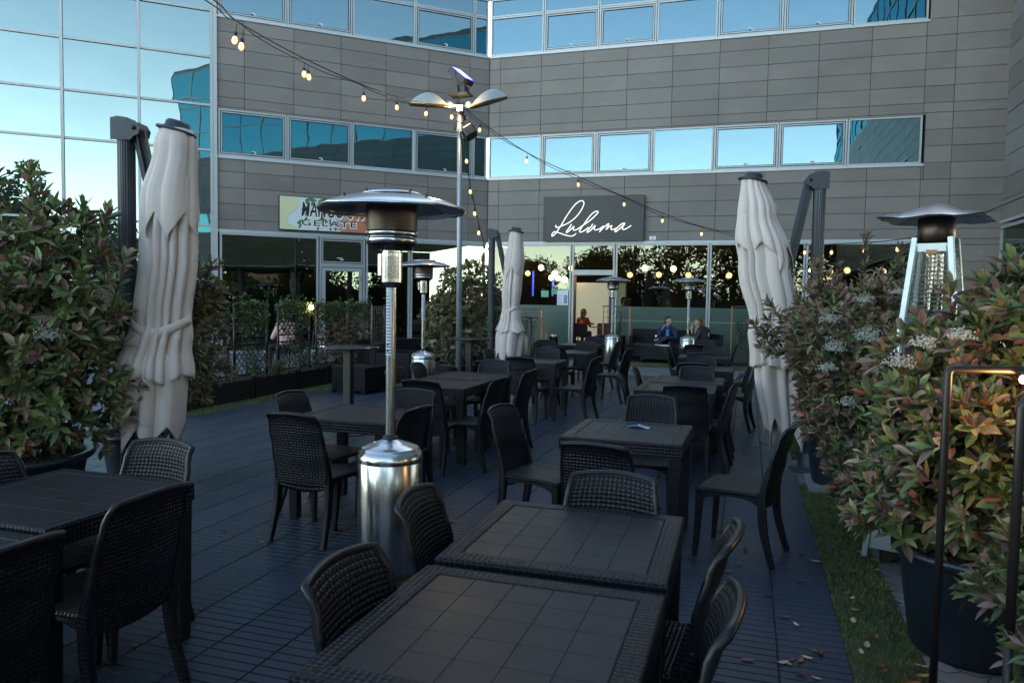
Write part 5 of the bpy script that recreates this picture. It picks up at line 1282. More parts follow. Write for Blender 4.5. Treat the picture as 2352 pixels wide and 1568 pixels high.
# ------------------------------------------------------------------ pots and large shrubs
M_pot = simple('blue black plastic pot', (.012, .020, .028), .34, 0, 8, .3)
pot('plant_pot', 'very wide dark pot full of bark at the left edge', (-4.86, 3.92, 0), .50, .50, M_pot)
pot('plant_pot', 'second dark pot half hidden behind the left parasol', (-4.88, 5.1, 0), .34, .46, M_pot)
bush('photinia_shrub', 'tall photinia at the left edge with bronze tips and pale flower heads', (-4.86, 3.98, .42),
     [(0, 0, .75, .62, .55, .60), (-.15, .05, 1.2, .60, .55, .50), (.30, .15, .55, .48, .45, .50), (.38, .05, 1.12, .38, .38, .42), (-.1, -.02, .28, .50, .42, .34), (.1, .15, 1.55, .45, .4, .28)], 920, 7, .125, .047, .26, 1.3,
     flowers=[(.52, -.22, .90, .11), (.46, -.06, 1.17, .07)], tips=[(-.16, -.02, 1.75, .26, 0), (.10, .02, 1.75, .28, .05), (-.35, .1, 1.7, .28, -.08), (.58, .12, 1.45, .3, .25), (.35, .2, 1.6, .2, .1), (-.02, .2, 1.8, .12, .1), (.70, .15, 1.2, .25, .35)], stems=14)
bush('photinia_shrub', 'photinia growing behind the left parasol with bronze shoots', (-4.72, 5.3, .42),
     [(0, 0, .75, .48, .45, .6), (.10, 0, 1.2, .36, .36, .38)], 420, 8, .105, .036, .38, 1.05, tips=[(.12, 0, 1.45, .24, .12), (.30, 0, 1.2, .28, .4), (-.1, .0, 1.5, .15, -.1)], stems=9)
pot('plant_pot', 'round dark pot of the shrub by the lamp post', (-5.15, 13.15, 0), .52, .42, M_pot)
bush('photinia_shrub', 'broad shrub by the lamp post, bronze on top, green below', (-5.15, 13.3, .36),
     [(0, 0, .8, .72, .6, .75), (.15, 0, 1.45, .66, .5, .52), (-.4, 0, .9, .45, .4, .5), (.5, 0, .95, .40, .4, .65), (0, -.1, .35, .6, .5, .35)], 1700, 9, .11, .038, .45, 1.05,
     flowers=[(-.35, -.5, .75, .09), (.3, -.45, .65, .09), (.05, -.55, .35, .09), (-.45, -.35, .45, .08), (.35, -.4, 1.2, .08)], tips=[(.35, 0, 1.75, .28, .1), (.1, 0, 1.8, .12, 0), (-.3, 0, 1.5, .2, -.2)], stems=12)
# right side
pot('plant_pot', 'blue black pot standing by the right parasol base', (.83, 7.15, .05), .33, .50, M_pot)
m = MB(); m.box(.55, 1.12, 6.88, 7.45, .005, .05); tag(m.build('pot_saucer', simple('pale stone slab', (.2, .21, .22), .7)), 'pale square slab under the pot near the right parasol', 'slab')
bush('photinia_shrub', 'photinia in the pot by the right parasol, branches reaching over the canvas', (.85, 7.2, .5),
     [(0, 0, .55, .42, .42, .45), (-.05, 0, .95, .50, .45, .40), (-.42, -.15, .82, .36, .3, .22), (.3, 0, 1.05, .45, .4, .35), (-.1, -.05, .25, .35, .35, .25)], 760, 10, .105, .037, .6, 1.25,
     flowers=[(.05, -.45, 1.15, .10), (.12, -.5, .95, .12), (-.15, -.42, .82, .09), (.32, -.35, 1.22, .08), (.05, -.48, .55, .09), (.3, -.42, .6, .07)], tips=[(-.55, -.1, .95, .22, -.7), (-.68, -.2, .8, .18, -.9), (-.25, 0, 1.3, .18, -.2)], stems=10)
bush('photinia_shrub', 'tall dark photinia farther back behind the right parasol mast', (1.35, 9.0, .35),
     [(0, 0, .9, .65, .5, .65), (-.5, 0, 1.0, .45, .4, .5), (.35, 0, 1.3, .5, .4, .5)], 620, 12, .105, .037, .5, 1.15, tips=[(-.15, 0, 1.6, .42, .02), (-.4, 0, 1.4, .3, 0), (.2, 0, 1.6, .3, 0), (.45, 0, 1.7, .25, 0)], stems=8)
pot('plant_pot', 'pot of the tall dark photinia behind the right parasol', (1.35, 9.0, 0), .36, .42, M_pot)
pot('plant_pot', 'large blue black pot in the right foreground', (1.06, 3.98, 0), .36, .50, M_pot)
bush('photinia_shrub', 'big foreground photinia on the right with white blossom and bronze leaves', (1.06, 4.08, .46),
     [(0, 0, .45, .42, .40, .42), (-.02, .1, .82, .46, .45, .36), (.28, -.05, 1.08, .42, .42, .30), (-.18, -.1, .28, .40, .36, .30), (.38, -.2, .62, .36, .42, .42), (-.06, -.35, .42, .32, .30, .36), (-.20, -.05, .62, .28, .35, .3)], 1000, 13, .11, .040, .36, 1.3,
     flowers=[(-.15, -.28, 1.02, .07), (.28, -.38, .85, .06), (-.38, -.2, .88, .08), (-.3, -.3, .98, .07), (-.42, -.25, .18, .06)], tips=[(.12, 0, 1.28, .10, 0), (.48, .1, 1.22, .12, .1), (-.1, .15, 1.15, .1, 0)], stems=12)
planter_box(1.08, 5.75, .42, 1.15, .36, 'black planter box right of the turf, with a low photinia', 'black planter boxes on the right', 0)
bush('photinia_shrub', 'white flowering photinia between the parasol pot and the pyramid heater', (.85, 6.05, .3),
     [(0, 0, .55, .42, .38, .42), (-.12, 0, .98, .44, .36, .34), (.15, .05, .80, .34, .36, .28)], 520, 24, .10, .037, .55, 1.1,
     flowers=[(-.05, -.36, 1.08, .12), (.12, -.38, .98, .10), (-.25, -.34, 1.0, .10), (.02, -.36, .86, .09), (-.3, -.3, .86, .08), (.25, -.3, 1.15, .08), (-.15, -.34, .62, .09), (-.3, -.3, 1.2, .08)], stems=8)
bush('photinia_shrub', 'low spreading photinia in the right planter box', (1.02, 5.45, .3), [(0, 0, .28, .40, .55, .26), (-.18, -.35, .22, .32, .32, .24)], 400, 14, .10, .036, .45, .95, stems=6)
planter_box(1.25, 2.55, .42, 1.5, .40, 'black planter box in the bottom right corner', 'black planter boxes on the right', 0)
bush('photinia_shrub', 'lit photinia in the bottom right planter, orange in the lamp light', (1.22, 2.85, .36), [(-.02, .0, .40, .32, .42, .36), (.0, .15, .78, .28, .34, .28), (-.14, -.25, .14, .28, .4, .28), (-.2, .1, .3, .22, .35, .3)], 520, 15, .095, .036, .30, 1.0, flowers=[(-.26, -.05, .68, .045)], stems=8)
bush('red_shrub', 'small crimson leaved plant low in the bottom right corner', (1.15, 2.15, .36), [(0, 0, .12, .22, .25, .16)], 90, 16, .05, .014, .95, 1.1, stems=4)
# tube frames round the right planter, with a warm lamp
M_tube = simple('brown black steel tube', (.03, .022, .02), .4, .3)
def tube_frame(label, P, r=.015, extra=()):
    q = thing('tube_frame', label, 'frame', (0, 0, 0), 0, 'dark tube frames around the right planter')
    m = MB(); m.tube(P, r, 10); m.build('tube', M_tube, q, shade=True)
    for e in extra:
        m = MB(); m.tube(e, r*.9, 10); m.build('cross_tube', M_tube, q, shade=True)
def rounded(P, r=.03):
    out = [Vector(P[0])]
    for a, b, c in zip(P, P[1:], P[2:]):
        a, b, c = Vector(a), Vector(b), Vector(c)
        out += [b+(a-b).normalized()*r, b+(a-b).normalized()*r*.3+(c-b).normalized()*r*.3, b+(c-b).normalized()*r]
    out.append(Vector(P[-1])); return out
tube_frame('taller dark tube frame in the right foreground, glowing orange along one edge', rounded([(.735, 3.22, 0), (.735, 3.22, 1.385), (1.25, 3.38, 1.385), (1.25, 3.38, 0)], .016), r=.015)
tube_frame('nearer dark tube frame at the right edge', rounded([(.80, 2.62, .62), (.80, 2.62, 1.35), (1.3, 2.75, 1.35), (1.3, 2.75, 0)]), extra=[[(.80, 2.62, .62), (1.3, 2.75, .62)], [(.80, 2.62, 0), (.80, 2.62, .58)]])
wl = thing('lamp', 'warm lamp glowing under the top bar of the right tube frame', 'lamp', (1.0, 3.262, 1.352))
m = MB(); m.lathe([(0, -.016), (.012, -.012), (.017, 0), (.013, .012), (0, .018)], 16); m.build('bulb', emit('warm frame lamp', (1, .62, .26), 30), wl, shade=True)
m = MB(); m.lathe([(.0, .018), (.03, .018), (.03, .03), (0, .03)], 16); m.build('holder', M_black, wl)
L_ = bpy.data.lights.new('warm_lamp_light', 'POINT'); L_.energy = 1.6; L_.color = (1, .52, .2); L_.shadow_soft_size = .03
lo_ = link(bpy.data.objects.new('warm_lamp_light', L_)); lo_.parent = wl; lo_.location = (0, -.03, -.05)
L2 = bpy.data.lights.new('floodlight_light', 'POINT'); L2.energy = 8; L2.color = (1, .7, .38); L2.shadow_soft_size = .04
lo2 = link(bpy.data.objects.new('floodlight_light', L2)); lo2.parent = lp; lo2.location = (.03, -.17, 4.85)
# ------------------------------------------------------------------ round bar tables, sofas, bin, pots, far screens
def bar_table(x, y, h, r, label, z=0):
    q = thing('bar_table', label, 'bar table', (x, y, z), 0, 'tall round black bar tables')
    m = MB(); m.lathe([(0, h-.03), (r-.02, h-.03), (r, h-.022), (r, h-.008), (r-.012, h), (0, h)], 44); m.build('top', simple('glossy black table top', (.012, .013, .016), .16), q, shade=True)
    m = MB(); m.box(-.047, .047, -.047, .047, .02, h-.03); m.build('column', M_blackmetal, q, bevel=.006)
    m = MB(); m.lathe([(0, 0), (.25, 0), (.25, .01), (.05, .03), (0, .03)], 30); m.build('foot', M_blackmetal, q, shade=True)
bar_table(-4.48, 7.86, 1.03, .35, 'round bar table before the left lattice screens', DZ); bar_table(-4.2, 11.15, .995, .35, 'round bar table in front of the lamp post', DZ); bar_table(-5.95, 20.67, 1.12, .27, 'small round bar table far back by the middle parasol', .02)
def cube(x, y, w, d, h, label, rz=0, z=DZ):
    q = thing('wicker_cube', label, 'side table', (x, y, z), rz, 'low wicker cube tables')
    m = MB(); m.box(-w/2, w/2, -d/2, d/2, .05, h-.03); m.build('body', M_weave_sofa, q, bevel=.004)
    m = MB(); m.box(-w/2-.008, w/2+.008, -d/2-.008, d/2+.008, h-.03, h); m.build('top', M_weave_sofa, q, bevel=.004)
    for sx in (-1, 1):
        for sy in (-1, 1): m = MB(); m.box(sx*w/2-sx*.06, sx*w/2, sy*d/2-sy*.06, sy*d/2, 0, .055); m.build('foot', M_resin, q)
cube(-6.28, 11.45, .68, .72, .44, 'low wicker cube table behind the round bar table', radians(-8)); cube(-5.15, 12.05, .7, .6, .42, 'low dark cube left of the lamp post base', 0); cube(-2.35, 20.75, .8, .6, .40, 'wicker cube table with newspapers in front of the man', 0, .03)
def sofa(x, y, w, label, rz, z=DZ, hb=.78, cat='sofa', arms=True):
    q = thing('wicker_sofa', label, cat, (x, y, z), rz, 'dark wicker lounge seats')     # sitter looks along local -y
    m = MB(); m.box(-w/2, w/2, -.36, .36, .05, .30); m.build('seat_base', M_weave_sofa, q, bevel=.005)
    m = MB(); m.box(-w/2+.10, w/2-.10, -.35, .25, .305, .41); m.build('cushion', simple('black outdoor cushion', (.010, .011, .014), .8), q, bevel=.03)
    m = MB(); m.box(-w/2, w/2, .26, .37, .30, hb); m.build('backrest', M_weave_sofa, q, bevel=.01)
    if arms:
        for s in (-1, 1): m = MB(); m.box(*sorted((s*w/2, s*(w/2-.10))), -.37, .25, .05, .62); m.build('armrest', M_weave_sofa, q, bevel=.006)
sofa(-6.15, 12.55, .95, 'wicker armchair behind the second heater', radians(100)); sofa(-6.6, 13.6, 1.5, 'wicker sofa along the framed screen', radians(60))
sofa(-2.35, 21.85, 1.75, 'wicker sofa on which the man in the blue suit sits', 0, .03, .80); sofa(-1.10, 21.25, .72, 'wicker armchair holding the woman in black', radians(-65), .03, .74, 'armchair')
sofa(-3.75, 21.45, .75, 'wicker armchair beside the doorway heater', radians(0), .03, .62, 'armchair'); 
bn = thing('ash_bin', 'round stainless steel bin left of the doorway', 'bin', (-5.43, 21.4, .02)); m = MB(); m.lathe([(0, 0), (.13, 0), (.13, .56), (.14, .57), (.14, .60), (.10, .61), (0, .60)], 28); m.build('body', M_steel, bn, shade=True)
m = MB(); m.lathe([(.142, .54), (.146, .55), (.142, .56)], 28, cap=False); m.build('band', M_steel, bn, shade=True)
m = MB(); q = thing('flower_pot', 'tall tapered beige pot beside the middle parasol', 'plant pot', (-6.0, 20.8, .02)); m.lathe([(0, 0), (.12, 0), (.15, .54), (.14, .55), (.13, .50), (0, .5)], 28); m.build('body', simple('beige pot', (.17, .13, .11), .6), q, shade=True)
m = MB(); m.lathe([(.149, .52), (.156, .535), (.156, .555), (.14, .56)], 28, cap=False); m.build('rim', bpy.data.materials['beige pot'], q, shade=True)
M_copper = simple('copper brown tube', (.32, .14, .06), .35, .7)
def far_screen(x0, x1, y, h, label, plant, dense=False, seed=1):
    q = thing('framed_screen', label, 'screen', (x0, y, .02), 0, 'far framed screens near the shopfront'); w = x1-x0
    for s in (0, w): m = MB(); m.box(s-.018, s+.018, -.018, .018, 0, h); m.build('post', M_copper, q)
    m = MB(); m.box(-.018, w+.018, -.02, .02, h, h+.035); m.build('top_bar', M_tpost, q)
    m = MB(); k = .12
    while k < w: m.box(k-.005, k+.005, -.005, .005, .38, h); k += .085 if dense else .17
    z = .45
    while z < h: m.box(.018, w-.018, -.012, -.004, z-.006, z+.006); z += .085 if dense else .17
    m.build('grid', M_tpost, q)
    m = MB(); m.box(.02, w-.02, -.17, .17, 0, .36); m.build('trough', M_box, q)
    o = low_plant(x0+w/2, y-.02, seed, plant, .95, (.05, .06, .03), 330, w*.42, .06, 0, 'plants in the far screens', .36)
far_screen(-6.45, -5.78, 21.3, 1.32, 'grey framed lattice screen behind the far bar table', 'leafy plant beside the beige pot', True, 81)
far_screen(-4.02, -3.25, 21.7, 1.44, 'copper framed screen right of the doorway', 'bushy plant in the copper frame by the doorway', False, 82)
far_screen(-.42, .12, 21.3, 1.50, 'dark lattice screen right of the seated woman', 'climbing plant on the lattice right of the woman', True, 83)
for i, x in enumerate((-5.69, -5.58)):
    q = thing('copper_post', ['left short copper post by the bin', 'right short copper post by the bin'][i], 'post', (x, 21.1, .02)); m = MB(); m.tube([(0, 0, 0), (0, 0, .92)], .022, 10); m.build('tube', M_copper, q, shade=True); m = MB(); m.lathe([(.06, 0), (.06, .012), (0, .014)], 16); m.build('foot', M_blackmetal, q)
mg2 = thing('newspapers', 'white folded newspapers on the wicker cube before the man', 'newspaper', (-2.2, 20.66, .435)); rnd = random.Random(2)
for k in range(3): m = MB(); R = Matrix.Rotation(rnd.uniform(-.3, .3), 3, 'Z'); m.box(-.19, .19, -.13, .13, k*.011, k*.011+.009, R); m.build('sheet', simple('newsprint %d' % k, (.50, .50, .52), .7, 0, 20, .35), mg2, (rnd.uniform(-.06, .12), rnd.uniform(-.03, .03), 0))
# ------------------------------------------------------------------ fallen leaves
rnd = random.Random(77); LC = [(.20, .075, .035), (.12, .04, .02), (.30, .20, .08), (.42, .36, .22), (.14, .15, .05), (.07, .02, .012)]
def fallen(x, y, z, c, L, i):
    m = MB(); m.smooth = True; a = rnd.uniform(0, 6.28); d = Vector((cos(a), sin(a), 0)); s_ = Vector((-d.y, d.x, 0)); W = L*.36; cu = rnd.uniform(.006, .018); rows = []
    for k in range(7):
        t = k/6; w = W*.5*sin(pi*t)**.7+.0004; zc = .002+cu*(2*t-1)**2; rows.append([d*L*(t-.5)+s_*w+Vector((0, 0, zc+cu*.7*sin(pi*t))), d*L*(t-.5)+Vector((0, 0, zc)), d*L*(t-.5)-s_*w+Vector((0, 0, zc+cu*.5*sin(pi*t)))])
    m.grid(rows); m.col = {k: c for k in range(len(m.f))}
    o = m.build('fallen_leaf', M_ivy); o.location = (x, y, z)
    return o
words = ['brown', 'dark brown', 'ochre', 'pale cream', 'olive', 'wine red']
cnt = 0
def leafspot(x, y, z, where, L=None):
    global cnt
    k = rnd.choices(range(6), [5, 4, 3, 3, 1.5, 2])[0]; o = fallen(x, y, z, LC[k], L or rnd.uniform(.045, .075), cnt); cnt += 1
    tag(o, 'curled %s fallen leaf %s' % (words[k], where), 'fallen leaf', 'fallen %s leaves %s' % (words[k], where))
for _ in range(26): leafspot(rnd.uniform(-.15, .47), 3.3+abs(rnd.gauss(0, 1.1)), DZ+.002, 'lying on the deck beside the turf')
for _ in range(34): leafspot(rnd.uniform(.52, .82), 3.0+abs(rnd.gauss(0, 1.3)), .026, 'lying on the turf strip')
for _ in range(16): leafspot(rnd.uniform(-.4, .45), rnd.uniform(6, 13), DZ+.002, 'on the deck under the right parasol')
for _ in range(14): leafspot(rnd.uniform(-3.4, -1.6), rnd.uniform(2.5, 5), DZ+.002, 'on the open deck left of the big heater')
for _ in range(12): leafspot(rnd.uniform(-6.9, -5), rnd.uniform(6.5, 9), DZ+.002, 'on the deck by the left planters')

dg = thing('drain_grate', 'small square metal drain grate set in the deck behind the second nearest table', 'drain', (-.92, 3.78, DZ+.002)); m = MB(); frame_bars(m, -.11, .11, -.11, .11, .012, -.002, .004)
m.v = [(x, z, y+.002) for x, y, z in m.v]; m.build('frame', M_alu, dg)
m = MB()
for k in range(7): m.box(-.095, .095, -.088+k*.028, -.078+k*.028, 0, .004)
m.build('bars', M_alu, dg); m = MB(); m.box(-.098, .098, -.098, .098, -.001, 0); m.build('well', M_gap, dg)
# ------------------------------------------------------------------ people
M_skin = simple('skin', (.42, .24, .17), .55, 0, 6, .06); M_hair_d = simple('dark brown hair', (.02, .012, .008), .5); M_hair_r = simple('auburn hair', (.10, .025, .012), .45)
M_suit = simple('navy suit cloth', (.010, .020, .045), .85); M_shirt = simple('light blue shirt', (.06, .20, .62), .7); M_coat = simple('black padded coat', (.006, .005, .005), .6)
def capsules(name, segs, mat, parent, vox=.014):
    """body as ONE surface: tapered limbs fused by a voxel remesh"""
    m = MB()
    for a, b, ra, rb in segs:
        a, b = Vector(a), Vector(b); d = (b-a); L = max(d.length, 1e-4); d.normalize(); u = d.orthogonal().normalized(); w = d.cross(u); n = 12; rows = []
        for k in range(4): t = -pi/2*(1-k/4); rows.append((a+d*ra*sin(t), ra*cos(t)))
        rows += [(a, ra), (b, rb)]
        for k in range(1, 5): t = pi/2*k/4; rows.append((b+d*rb*sin(t), rb*max(.02, cos(t))))
        m.grid([[c+u*max(r, .001)*cos(2*pi*j/n)+w*max(r, .001)*sin(2*pi*j/n) for j in range(n)] for c, r in rows], closed=True)
        i = len(m.v); m.face([i-n+j for j in range(n)]); m.face([i-n*len(rows)+j for j in range(n)][::-1])
    o = m.build(name, mat, parent, shade=True)
    r = o.modifiers.new('fuse', 'REMESH'); r.mode = 'VOXEL'; r.voxel_size = vox; r.use_smooth_shade = True
    s = o.modifiers.new('soft', 'SMOOTH'); s.iterations = 3; s.factor = .5
    return o
def head(parent, c, look, hair, long=False, mat=None):
    """c = head centre, look = facing angle (radians, 0 = -y)"""
    R = Matrix.Rotation(look, 3, 'Z'); F = lambda x, y, z: Vector(c)+R @ Vector((x, y, z))
    skin = [(F(0, 0, .03), F(0, -.01, .02), .082, .08), (F(0, -.03, -.02), F(0, -.045, -.075), .068, .038), (F(0, -.085, .005), F(0, -.107, -.018), .012, .016), (F(0, -.08, .03), F(0, -.075, .045), .03, .03),
            (F(.078, .005, -.01), F(.082, .01, .02), .014, .016), (F(-.078, .005, -.01), F(-.082, .01, .02), .014, .016), (F(0, .01, -.06), F(0, .03, -.14), .052, .058), (F(0, -.082, -.048), F(0, -.084, -.05), .022, .022)]
    h = [(F(0, .02, .055), F(0, .035, .03), .092, .095), (F(.05, .02, .04), F(.065, .03, -.07 if long else -.02), .045, .035), (F(-.05, .02, .04), F(-.065, .03, -.07 if long else -.02), .045, .035), (F(0, .06, .0), F(0, .075, -.16 if long else -.08), .07, .055)]
    if long: h += [(F(.06, .045, -.06), F(.05, .05, -.17), .045, .03), (F(-.06, .045, -.06), F(-.05, .05, -.17), .045, .03)]
    eyes = MB()
    for s in (-1, 1):
        p = F(s*.031, -.087, .012); eyes.lathe([(0, -.006), (.010, -.004), (.012, 0), (.010, .004), (0, .006)], 8, tuple(p))
    return skin, h, eyes
def hand(segs, wrist, d, side, curl=.6, s=1.0):
    """palm and five bent fingers; d = direction of the hand, side = thumb side"""
    w = Vector(wrist); d = Vector(d).normalized(); sd_ = Vector(side).normalized(); n = d.cross(sd_).normalized()
    segs.append((w, w+d*.075*s, .023, .026)); segs.append((w+d*.03*s+sd_*.015, w+d*.07*s+sd_*.02, .020, .018)); segs.append((w+d*.03*s-sd_*.015, w+d*.068*s-sd_*.022, .018, .016))
    for i, L in enumerate((.068, .076, .07, .055)):
        b = w+d*.080*s+sd_*(.028-.019*i)*s; k1 = b+(d*cos(curl*.6)+n*sin(curl*.6))*L*.5*s; k2 = k1+(d*cos(curl*1.6)+n*sin(curl*1.6))*L*.55*s
        segs.append((b, k1, .0092, .0085)); segs.append((k1, k2, .0085, .007))
    t0 = w+d*.025*s+sd_*.028*s; t1 = t0+(d*.7+sd_*.7)*.038*s; t2 = t1+(d+n*.4).normalized()*.03*s
    segs.append((t0, t1, .012, .010)); segs.append((t1, t2, .010, .008))
# man on the sofa: legs crossed, right hand at the chin, left forearm across the lap with a glass
mn = thing('person', 'man in a navy suit seated on the sofa with a hand at his chin', 'person', (-2.16, 21.60, .03))
hc = (.02, -.06, 1.06); sk, hr, ey = head(mn, hc, radians(48), None)
hand(sk, (-.085, -.285, .90), (.45, .35, .55), (.3, -.6, .3), 1.1); hand(sk, (-.20, -.42, .56), (-.5, -.35, -.35), (.3, -.6, .6), 1.0)
body = capsules('body', sk, M_skin, mn, .0075)
capsules('hair', hr, M_hair_d, body, .012); ey.build('eyes', M_black, body)
jk = [((0, .06, .46), (0, .03, .62), .155, .160), ((0, .03, .62), (0, -.0, .82), .155, .150), ((-.09, 0, .84), (.09, 0, .84), .085, .085), ((-.17, -.01, .83), (.17, -.01, .83), .075, .075),
      ((-.19, -.02, .82), (-.23, -.18, .60), .066, .052), ((-.23, -.18, .60), (-.10, -.27, .86), .050, .036), ((.19, -.02, .82), (.26, -.12, .58), .066, .054), ((.26, -.12, .58), (.0, -.30, .60), .052, .042), ((0, -.30, .60), (-.16, -.38, .585), .042, .036)]
capsules('jacket', jk, M_suit, body, .014)
capsules('shirt', [((.02, -.145, .56), (.015, -.135, .80), .05, .045), ((0, -.07, .90), (.02, -.08, .88), .05, .05), ((-.115, -.265, .83), (-.10, -.275, .87), .036, .034)], M_shirt, body, .012)
capsules('trousers', [((-.09, .04, .46), (-.12, -.42, .49), .095, .072), ((.09, .04, .46), (.02, -.44, .60), .095, .070), ((-.12, -.42, .49), (-.13, -.46, .10), .066, .048), ((.02, -.44, .60), (-.26, -.52, .40), .062, .045)], M_suit, body, .014)
capsules('shoes', [((-.13, -.44, .045), (-.14, -.64, .035), .042, .036), ((-.30, -.54, .36), (-.40, -.66, .33), .042, .036)], M_black, body, .012)
gl = thing('wine_glass', 'wine glass held by the man in the suit', 'wine glass', (-2.42, 21.12, .53)); m = MB(); m.lathe([(.030, 0), (.004, .005), (.004, .07), (.025, .09), (.034, .12), (.032, .15), (.027, .175)], 18, cap=False); m.build('bowl', clear_glass('wine glass glass', .4, (.85, .88, .9)), gl, shade=True)
m = MB(); m.lathe([(0, .078), (.024, .092), (.031, .115), (0, .115)], 16, cap=False); m.build('wine', simple('pale wine', (.4, .33, .12), .1), gl, shade=True)
# woman smoking, turned toward him
wm = thing('person', 'auburn haired woman in a black coat and green scarf, smoking', 'person', (-1.16, 21.15, .03))
hc = (-.13, -.02, 1.05); sk, hr, ey = head(wm, hc, radians(-72), None, True)
hand(sk, (-.30, -.12, .86), (-.05, .1, .95), (.5, -.2, .3), .7, .92)
sk += [((-.27, -.13, .72), (-.30, -.12, .86), .033, .024)]
body = capsules('body', sk, M_skin, wm, .0075); capsules('hair', hr, M_hair_r, body, .012); ey.build('eyes', M_black, body)
ct = [((0, .04, .42), (-.03, .02, .66), .19, .185), ((-.03, .02, .66), (-.06, .0, .82), .18, .14), ((-.08, -.14, .83), (-.05, .16, .83), .085, .085), ((-.08, -.17, .82), (-.16, -.2, .60), .082, .066), ((-.16, -.2, .60), (-.27, -.13, .74), .06, .045),
      ((-.04, .18, .82), (-.1, .18, .56), .082, .07), ((-.1, .18, .56), (-.34, .02, .50), .066, .05), ((0, -.02, .88), (.08, .08, .84), .09, .10)]
capsules('coat', ct, M_coat, body, .014)
def scarf():
    t = NT('green patterned scarf'); n = t.noise(28, 2, .6); return t.pbr(t.ramp(n, [(.4, (.05, .16, .04)), (.52, (.40, .38, .28)), (.6, (.30, .05, .05))]), .8)
capsules('scarf', [((-.14, -.06, .90), (-.13, .06, .90), .055, .05), ((-.17, -.06, .88), (-.19, -.05, .76), .045, .04)], scarf(), body, .012)
capsules('trousers', [((-.03, -.09, .44), (-.45, -.12, .47), .09, .07), ((-.03, .1, .44), (-.45, .08, .47), .09, .07), ((-.45, -.12, .47), (-.48, -.12, .08), .062, .045), ((-.45, .08, .47), (-.48, .08, .08), .062, .045)], M_coat, body, .014)
capsules('shoes', [((-.46, -.12, .04), (-.64, -.12, .035), .04, .034), ((-.46, .08, .04), (-.64, .08, .035), .04, .034)], M_black, body, .012)
cg = MB(); cg.tube([(-.345, -.11, 1.005), (-.262, -.075, 1.015)], .0045, 6); o = cg.build('cigarette', simple('white cigarette', (.7, .7, .7), .6)); o.location = (-1.16, 21.15, .03); tag(o, 'white cigarette between the smoking woman\'s fingers', 'cigarette')
# guest inside, seen through the doorway, back to us
gp = thing('person', 'long haired guest in an orange top seated inside behind the doorway', 'person', (-5.22, 24.5, .03))
sk, hr, ey = head(gp, (.03, -.0, 1.20), radians(140), None, True); body = capsules('body', sk+[((.14, .16, .88), (.30, .30, .82), .035, .03)], M_skin, gp, .012)
capsules('hair', hr, simple('fair brown hair', (.16, .08, .035), .5), body, .014)
capsules('top', [((0, 0, .5), (0, .0, .82), .15, .15), ((-.13, 0, .97), (.13, 0, .97), .085, .085), ((.16, 0, .96), (.22, .12, .76), .06, .05), ((-.16, 0, .96), (-.2, .12, .74), .06, .05)], simple('orange knit top', (.45, .07, .02), .8), body, .016)
capsules('trousers', [((-.1, .0, .5), (-.1, .4, .52), .09, .07), ((.1, .0, .5), (.16, .4, .52), .09, .07), ((.16, .4, .52), (.2, .42, .1), .06, .045), ((-.1, .4, .52), (-.1, .42, .1), .06, .045)], M_coat, body, .016)
def inner_chair(x, y, lb):
    q = thing('cafe_chair', lb, 'chair', (x, y, .03)); mt = simple('dark red seat', (.05, .010, .008), .6)
    m = MB(); m.box(-.22, .22, -.2, .22, .40, .46); m.build('seat', mt, q, bevel=.02)
    m = MB(); m.box(-.22, .22, -.26, -.20, .45, .86); m.build('backrest', mt, q, bevel=.03)
    for sx in (-1, 1):
        for sy in (-1, 1): m = MB(); m.tube([(sx*.18, sy*.17, .4), (sx*.2, sy*.2, 0)], .016, 6); m.build('leg', M_black, q)
inner_chair(-5.22, 24.45, 'dark red chair holding the guest in orange'); inner_chair(-4.55, 24.9, 'empty dark chair inside, right of the guest')
it = thing('cafe_table', 'small round wooden table inside beside the guest', 'table', (-4.72, 24.95, .03)); m = MB(); m.lathe([(0, .70), (.32, .70), (.32, .73), (0, .73)], 26); m.build('top', simple('light wood', (.3, .15, .07), .4), it); m = MB(); m.lathe([(.03, .02), (.03, .7)], 10); m.build('column', M_black, it); m = MB(); m.lathe([(.2, 0), (.2, .02), (0, .03)], 20); m.build('foot', M_black, it)
M_dark = simple('dark jacket cloth', (.012, .011, .011), .8)
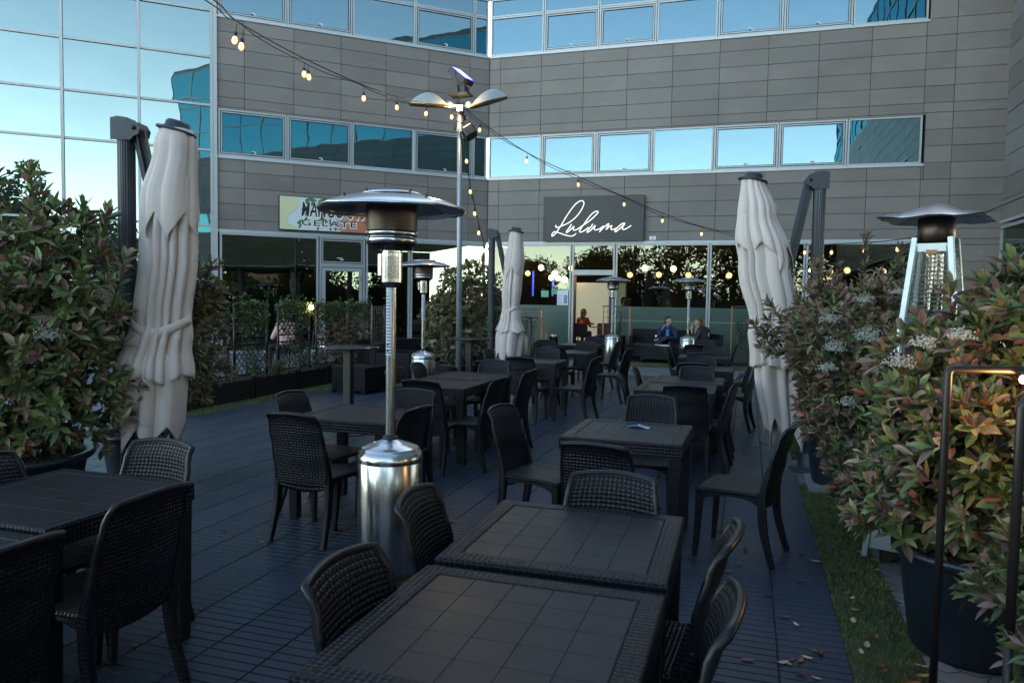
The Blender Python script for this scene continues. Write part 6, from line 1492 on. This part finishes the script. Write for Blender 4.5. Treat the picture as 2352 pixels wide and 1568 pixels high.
for x, y, hair, lb, look in ((-3.64, 23.9, 'bald', 'bald diner in a dark jacket inside the window', 60), (-3.83, 24.25, 'dark', 'dark haired diner sitting behind the bald one', 40), (-2.35, 23.9, 'dark', 'dark haired diner inside left of the seated woman heater', -70)):
    p = thing('person', lb, 'person', (x, y, .45)); sk, hr, ey = head(p, (0, 0, 1.18), radians(look), None); bd = capsules('body', sk, M_skin, p, .013)
    if hair == 'dark': capsules('hair', hr, M_hair_d, bd, .014)
    capsules('jacket', [((0, 0, .4), (0, 0, .82), .16, .17), ((-.15, 0, .93), (.15, 0, .93), .09, .09), ((.18, 0, .92), (.24, -.1, .66), .065, .055), ((-.18, 0, .92), (-.24, -.1, .66), .065, .055), ((.24, -.1, .66), (.1, -.3, .62), .055, .04), ((-.24, -.1, .66), (-.1, -.3, .62), .055, .04)], M_dark, bd, .016)
    capsules('trousers', [((-.09, 0, .4), (-.09, -.38, .42), .09, .07), ((.09, 0, .4), (.09, -.38, .42), .09, .07), ((-.09, -.38, .42), (-.09, -.38, .02), .06, .045), ((.09, -.38, .42), (.09, -.38, .02), .06, .045)], M_dark, bd, .018)
    q = thing('bar_bench', 'raised bench under the %s' % lb[:32], 'bench', (x, y+.05, .03)); m = MB(); m.box(-.3, .3, -.2, .2, .70, .76); m.build('seat', M_room, q); m = MB(); m.box(-.28, .28, -.15, .15, 0, .70); m.build('base', M_room, q)
# guest seated beyond the left lattice screens
p = thing('person', 'guest in a pale pink shirt seated beyond the ivy screens', 'person', (-9.35, 13.75, .02)); sk, hr, ey = head(p, (0, 0, 1.22), radians(30), None); bd = capsules('body', sk, M_skin, p, .012)
capsules('hair', hr, simple('grey white hair', (.4, .38, .36), .6), bd, .014)
capsules('shirt', [((0, 0, .5), (0, 0, .88), .15, .16), ((-.14, 0, .98), (.14, 0, .98), .085, .085), ((.17, 0, .97), (.24, -.1, .72), .06, .05), ((-.17, 0, .97), (-.24, -.1, .72), .06, .05)], simple('pale pink shirt', (.5, .32, .30), .8), bd, .014)
capsules('trousers', [((-.1, 0, .5), (-.1, -.4, .52), .09, .07), ((.1, 0, .5), (.1, -.4, .52), .09, .07), ((-.1, -.4, .52), (-.1, -.42, .06), .06, .045), ((.1, -.4, .52), (.1, -.42, .06), .06, .045)], M_dark, bd, .016)
inner = thing('garden_chair', 'pale woven chair under the guest beyond the screens', 'chair', (-9.35, 13.8, .02)); m = MB(); m.box(-.24, .24, -.22, .24, .38, .44); m.build('seat', M_weave_sofa, inner); m = MB(); m.box(-.24, .24, .24, .28, .44, .88); m.build('backrest', M_weave_sofa, inner)
for sx in (-1, 1):
    for sy in (-1, 1): m = MB(); m.tube([(sx*.2, sy*.2, 0), (sx*.2, sy*.2, .38)], .018, 6); m.build('leg', M_resin, inner)
